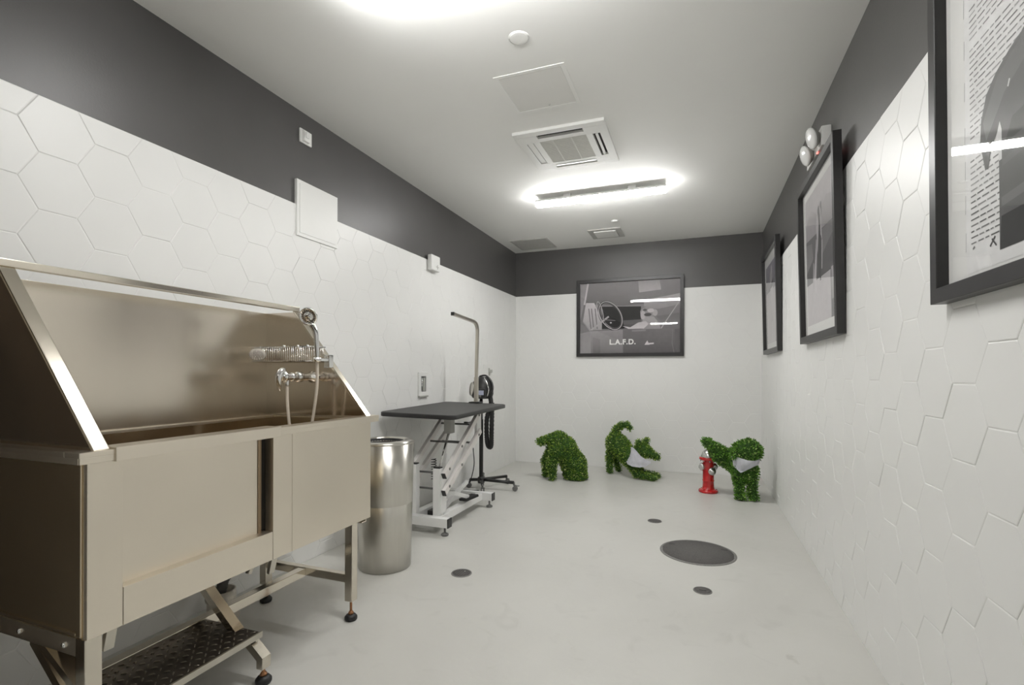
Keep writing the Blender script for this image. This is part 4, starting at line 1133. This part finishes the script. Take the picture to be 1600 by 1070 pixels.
def topiary(parent, caps, m, leaves, k=.045, seed=1, lsize=.0125):
    verts, faces = sdf_mesh([(a, b_, r0 - min(.009, .0035 + max(0, r0 - .034) * .5), r1 - min(.009, .0035 + max(0, r1 - .034) * .5)) for a, b_, r0, r1 in caps], k, .011)
    b = bmesh.new(); vs = [b.verts.new(v) for v in verts]
    for f in faces:
        try: b.faces.new([vs[i] for i in f])
        except ValueError: pass
    bmesh.ops.smooth_vert(b, verts=b.verts, factor=.5, use_axis_x=True, use_axis_y=True, use_axis_z=True)
    bmesh.ops.recalc_face_normals(b, faces=b.faces)
    for f in b.faces: f.smooth = True; f.material_index = 0
    fl = list(b.faces); ar = [f.calc_area() for f in fl]; rnd = random.Random(seed)
    pick = rnd.choices(range(len(fl)), weights=ar, k=leaves)
    data = [(fl[i].calc_center_median(), fl[i].normal.copy()) for i in pick]
    for c, n in data:
        c = c + V((rnd.uniform(-1, 1), rnd.uniform(-1, 1), rnd.uniform(-1, 1))) * .006
        d = (n * rnd.uniform(.25, 1.0) + V((rnd.uniform(-1, 1), rnd.uniform(-1, 1), rnd.uniform(-.7, 1))) * .75).normalized()
        s_ = d.cross(V((rnd.uniform(-1, 1), rnd.uniform(-1, 1), rnd.uniform(-1, 1)))).normalized(); ln = lsize * rnd.uniform(.8, 1.6); wd = ln * .36
        up = d.cross(s_) * ln * .15
        tip = c + d * ln * 1.5
        if tip.z < .003: continue
        q = [c, c + d * ln * .7 + s_ * wd + up, tip, c + d * ln * .7 - s_ * wd + up]
        if min(p.z for p in q) < .002: continue
        f = b.faces.new([b.verts.new(p) for p in q]); f.material_index = 1
    me = bpy.data.meshes.new('leafy_body'); b.to_mesh(me); b.free(); me.materials.append(M_core); me.materials.append(m)
    o = bpy.data.objects.new('leafy_body', me); C.objects.link(o); o.parent = parent
    return o
def cloth(parent, front, thick=.004, name='bandana'):
    """grid of points (rows of equal length) as a thin cloth with thickness"""
    b = MB(); n = len(front[0])
    rows = [[b.b.verts.new(p) for p in r] for r in front]
    for A, B in zip(rows, rows[1:]):
        for i in range(n - 1): b.b.faces.new((A[i], A[i + 1], B[i + 1], B[i])).smooth = True
    bmesh.ops.solidify(b.b, geom=list(b.b.faces), thickness=thick)
    return b.build(name, M_cloth, parent, world=False)

def dog_digging():
    t = thing('topiary_dog', 'leafy green topiary dog rump and tail with its head buried, leftmost of three', 'topiary', (.905, 5.49, 0), (0, 0, YAW), 'leafy topiary dogs')
    caps = [((-.045, .0, .42), (.02, 0, .36), .115, .125), ((.02, 0, .36), (.13, 0, .17), .125, .135), ((.13, 0, .17), (.155, 0, .0), .135, .135),
            ((-.05, 0, .44), (-.03, 0, .48), .07, .06),
            ((-.075, -.075, .33), (-.125, -.085, .19), .085, .055), ((-.125, -.085, .19), (-.118, -.09, .03), .052, .040),
            ((-.10, .075, .33), (-.175, .08, .19), .08, .055), ((-.175, .08, .19), (-.185, .075, .03), .05, .038),
            ((-.085, 0, .465), (-.160, -.005, .452), .048, .038), ((-.160, -.005, .452), (-.225, -.01, .425), .036, .034), ((-.225, -.01, .425), (-.262, -.01, .432), .035, .037)]
    topiary(t, caps, M_leaf, 6500, seed=2)
dog_digging()

def dog_bowing():
    t = thing('topiary_dog', 'leafy green topiary dog in play bow wearing a pale bandana, beside the buried one', 'topiary', (1.60, 5.90, 0), (0, 0, YAW), 'leafy topiary dogs')
    caps = [((-.125, .17, .385), (-.09, .14, .345), .112, .115), ((-.09, .14, .345), (.00, .02, .235), .115, .110), ((.00, .02, .235), (.055, -.06, .135), .105, .085),
            ((-.16, .20, .33), (-.19, .21, .18), .065, .045), ((-.19, .21, .18), (-.195, .17, .03), .040, .034),
            ((-.12, .26, .31), (-.115, .29, .18), .06, .042), ((-.115, .29, .18), (-.065, .27, .03), .038, .034),
            ((.03, -.04, .16), (.055, -.12, .055), .06, .042), ((.055, -.12, .055), (.215, -.24, .030), .042, .032),
            ((.07, .02, .16), (.10, -.02, .065), .055, .042), ((.10, -.02, .065), (.300, -.12, .030), .040, .031),
            ((.03, .0, .23), (.095, -.06, .300), .070, .065),
            ((.120, -.08, .335), (.150, -.10, .315), .080, .074), ((.150, -.10, .315), (.272, -.16, .262), .066, .045),
            ((.085, -.11, .375), (.072, -.12, .418), .036, .034), ((.160, -.05, .380), (.182, -.05, .428), .036, .036),
            ((-.14, .18, .46), (-.118, .17, .530), .046, .036), ((-.118, .17, .530), (-.06, .155, .580), .035, .031), ((-.06, .155, .580), (.0, .14, .588), .031, .030), ((.0, .14, .588), (.037, .13, .552), .030, .032)]
    topiary(t, caps, M_leaf, 6500, k=.035, seed=5)
    # bandana knotted round the neck, hanging over the chest
    top = [(.010, .04, .345), (.022, -.085, .350), (.045, -.145, .320), (.085, -.185, .270), (.150, -.190, .228), (.205, -.15, .210)]
    bot = [(-.055, -.02, .21), (-.052, -.125, .165), (-.010, -.180, .150), (.060, -.215, .150), (.130, -.210, .160), (.200, -.160, .186)]
    rows = []
    for k in range(6):
        f = k / 5; rows.append([V(a).lerp(V(b), f) + V((.0, -.010 * math.sin(PI * f), .004 * math.sin(7 * f + i))) for i, (a, b) in enumerate(zip(top, bot))])
    cloth(t, rows)
dog_bowing()

def dog_lifting():
    t = thing('topiary_dog', 'leafy green topiary dog with bandana lifting a hind leg at the red hydrant', 'topiary', (2.765, 5.20, 0), (0, 0, YAW), 'leafy topiary dogs')
    caps = [((-.045, .02, .24), (-.045, .02, .03), .052, .038), ((.065, .0, .24), (.068, -.01, .03), .052, .040),
            ((-.045, -.01, .03), (-.045, -.03, .03), .036, .032), ((.068, -.03, .03), (.068, -.045, .03), .036, .032),
            ((-.01, .03, .27), (.035, .03, .27), .098, .098), ((.01, .04, .30), (.0, .16, .33), .105, .105), ((.0, .16, .33), (-.02, .28, .35), .11, .10),
            ((.05, .28, .28), (.07, .30, .14), .06, .045), ((.07, .30, .14), (.07, .28, .03), .040, .036),
            ((-.10, .22, .36), (-.154, .20, .400), .085, .078), ((-.154, .20, .410), (-.209, .19, .462), .076, .056), ((-.209, .19, .462), (-.278, .18, .516), .052, .036), ((-.278, .18, .516), (-.325, .17, .542), .034, .026),
                        ((-.05, -.02, .475), (.06, -.02, .475), .086, .086), ((.01, -.035, .50), (.01, -.05, .46), .088, .08), ((-.080, -.01, .445), (-.090, -.01, .425), .042, .035), ((.095, -.01, .445), (.105, -.01, .425), .044, .038)]
    topiary(t, caps, M_leafd, 7500, k=.04, seed=9)
    top = [(-.118, .04, .415), (-.098, -.075, .415), (-.035, -.125, .398), (.03, -.128, .396), (.095, -.085, .408), (.130, .02, .425)]
    bot = [(-.100, .03, .32), (-.084, -.088, .275), (-.058, -.095, .285), (.02, -.095, .325), (.085, -.083, .355), (.118, .03, .385)]
    rows = []
    for k in range(6):
        f = k / 5; rows.append([V(a).lerp(V(b), f) + V((0, -.012 * math.sin(PI * f), .004 * math.sin(6 * f + i))) for i, (a, b) in enumerate(zip(top, bot))])
    cloth(t, rows)
dog_lifting()

# ------------------------------------------------------------------ toy hydrant
def hydrant():
    x, y = 2.445, 5.43
    t = thing('fire_hydrant', 'small glossy red fire hydrant with silver cap and outlets', 'hydrant', (x, y, 0))
    MB().lathe([(0, 0), (.090, 0), (.094, .006), (.094, .020), (.088, .027), (.070, .031), (.060, .040), (.0555, .06), (.054, .112), (.0575, .116), (.0575, .122), (.054, .127), (.053, .30), (.058, .318), (.076, .326), (.086, .330), (.088, .336), (.088, .350), (.084, .356), (.0, .356)], (x, y, 0), n=48).build('body', M_red, t)
    MB().lathe([(.072, .356), (.070, .372), (.060, .400), (.045, .420), (.022, .434), (.018, .436), (.018, .446), (.010, .452), (.009, .462), (0, .464)], (x, y, 0), n=40).build('cap', M_silver, t)
    def outlet(ax, z, r):
        ax = V(ax).normalized(); p = V((x, y, z)) + ax * .045
        o = MB().lathe([(r * .8, 0), (r * .9, .014), (r, .016), (r * 1.0, .030), (r * .85, .036), (r * .45, .040), (r * .4, .050), (0, .052)], p, ax, n=28).build('outlet_cap', M_silver, t)
    outlet((-.92, -.40, 0), .258, .040); outlet((.50, -.86, 0), .222, .040); outlet((.92, .40, 0), .258, .036)
    for k in range(8):
        a = 2 * PI * (k + .2) / 8; MB().cyl((x + .074 * math.cos(a), y + .074 * math.sin(a), .312), (x + .074 * math.cos(a), y + .074 * math.sin(a), .330), .006, n=8).build('bolt', M_silver, t)
    for k in range(8):
        a = 2 * PI * (k + .2) / 8; MB().cyl((x + .079 * math.cos(a), y + .079 * math.sin(a), .024), (x + .079 * math.cos(a), y + .079 * math.sin(a), .034), .006, n=8).build('bolt', M_red, t)
hydrant()

# ------------------------------------------------------------------ world, camera, view
wd = bpy.data.worlds.new('World'); sc.world = wd; wd.use_nodes = True
wd.node_tree.nodes['Background'].inputs['Color'].default_value = (1, 1, 1, 1); wd.node_tree.nodes['Background'].inputs['Strength'].default_value = 0.0
F_PX, PY = 777.45, 47.93
cam = bpy.data.cameras.new('camera'); co = bpy.data.objects.new('camera', cam); C.objects.link(co)
cam.sensor_fit = 'HORIZONTAL'; cam.sensor_width = 36; cam.lens = F_PX * 36 / 1600
cam.shift_y = PY / 1600; cam.clip_start = .02
fwd = V((-math.sin(.35673), math.cos(.35673), 0)); right = V((math.cos(.35673), math.sin(.35673), 0)); up = V((0, 0, 1))
rl = .00289; r2 = math.cos(rl) * right + math.sin(rl) * up; u2 = -math.sin(rl) * right + math.cos(rl) * up
co.matrix_world = Matrix(((r2.x, u2.x, -fwd.x, 2.3387), (r2.y, u2.y, -fwd.y, 0), (r2.z, u2.z, -fwd.z, 1.2), (0, 0, 0, 1)))
sc.camera = co
sc.view_settings.view_transform = 'Standard'; sc.view_settings.look = 'None'
sc.view_settings.gamma = 1; sc.view_settings.exposure = 1.38
sc.view_settings.use_curve_mapping = False
sc.cycles.use_denoising = True
sc.cycles.max_bounces = 12; sc.cycles.diffuse_bounces = 8; sc.cycles.glossy_bounces = 6; sc.cycles.transparent_max_bounces = 12
sc.cycles.sample_clamp_indirect = 6.0
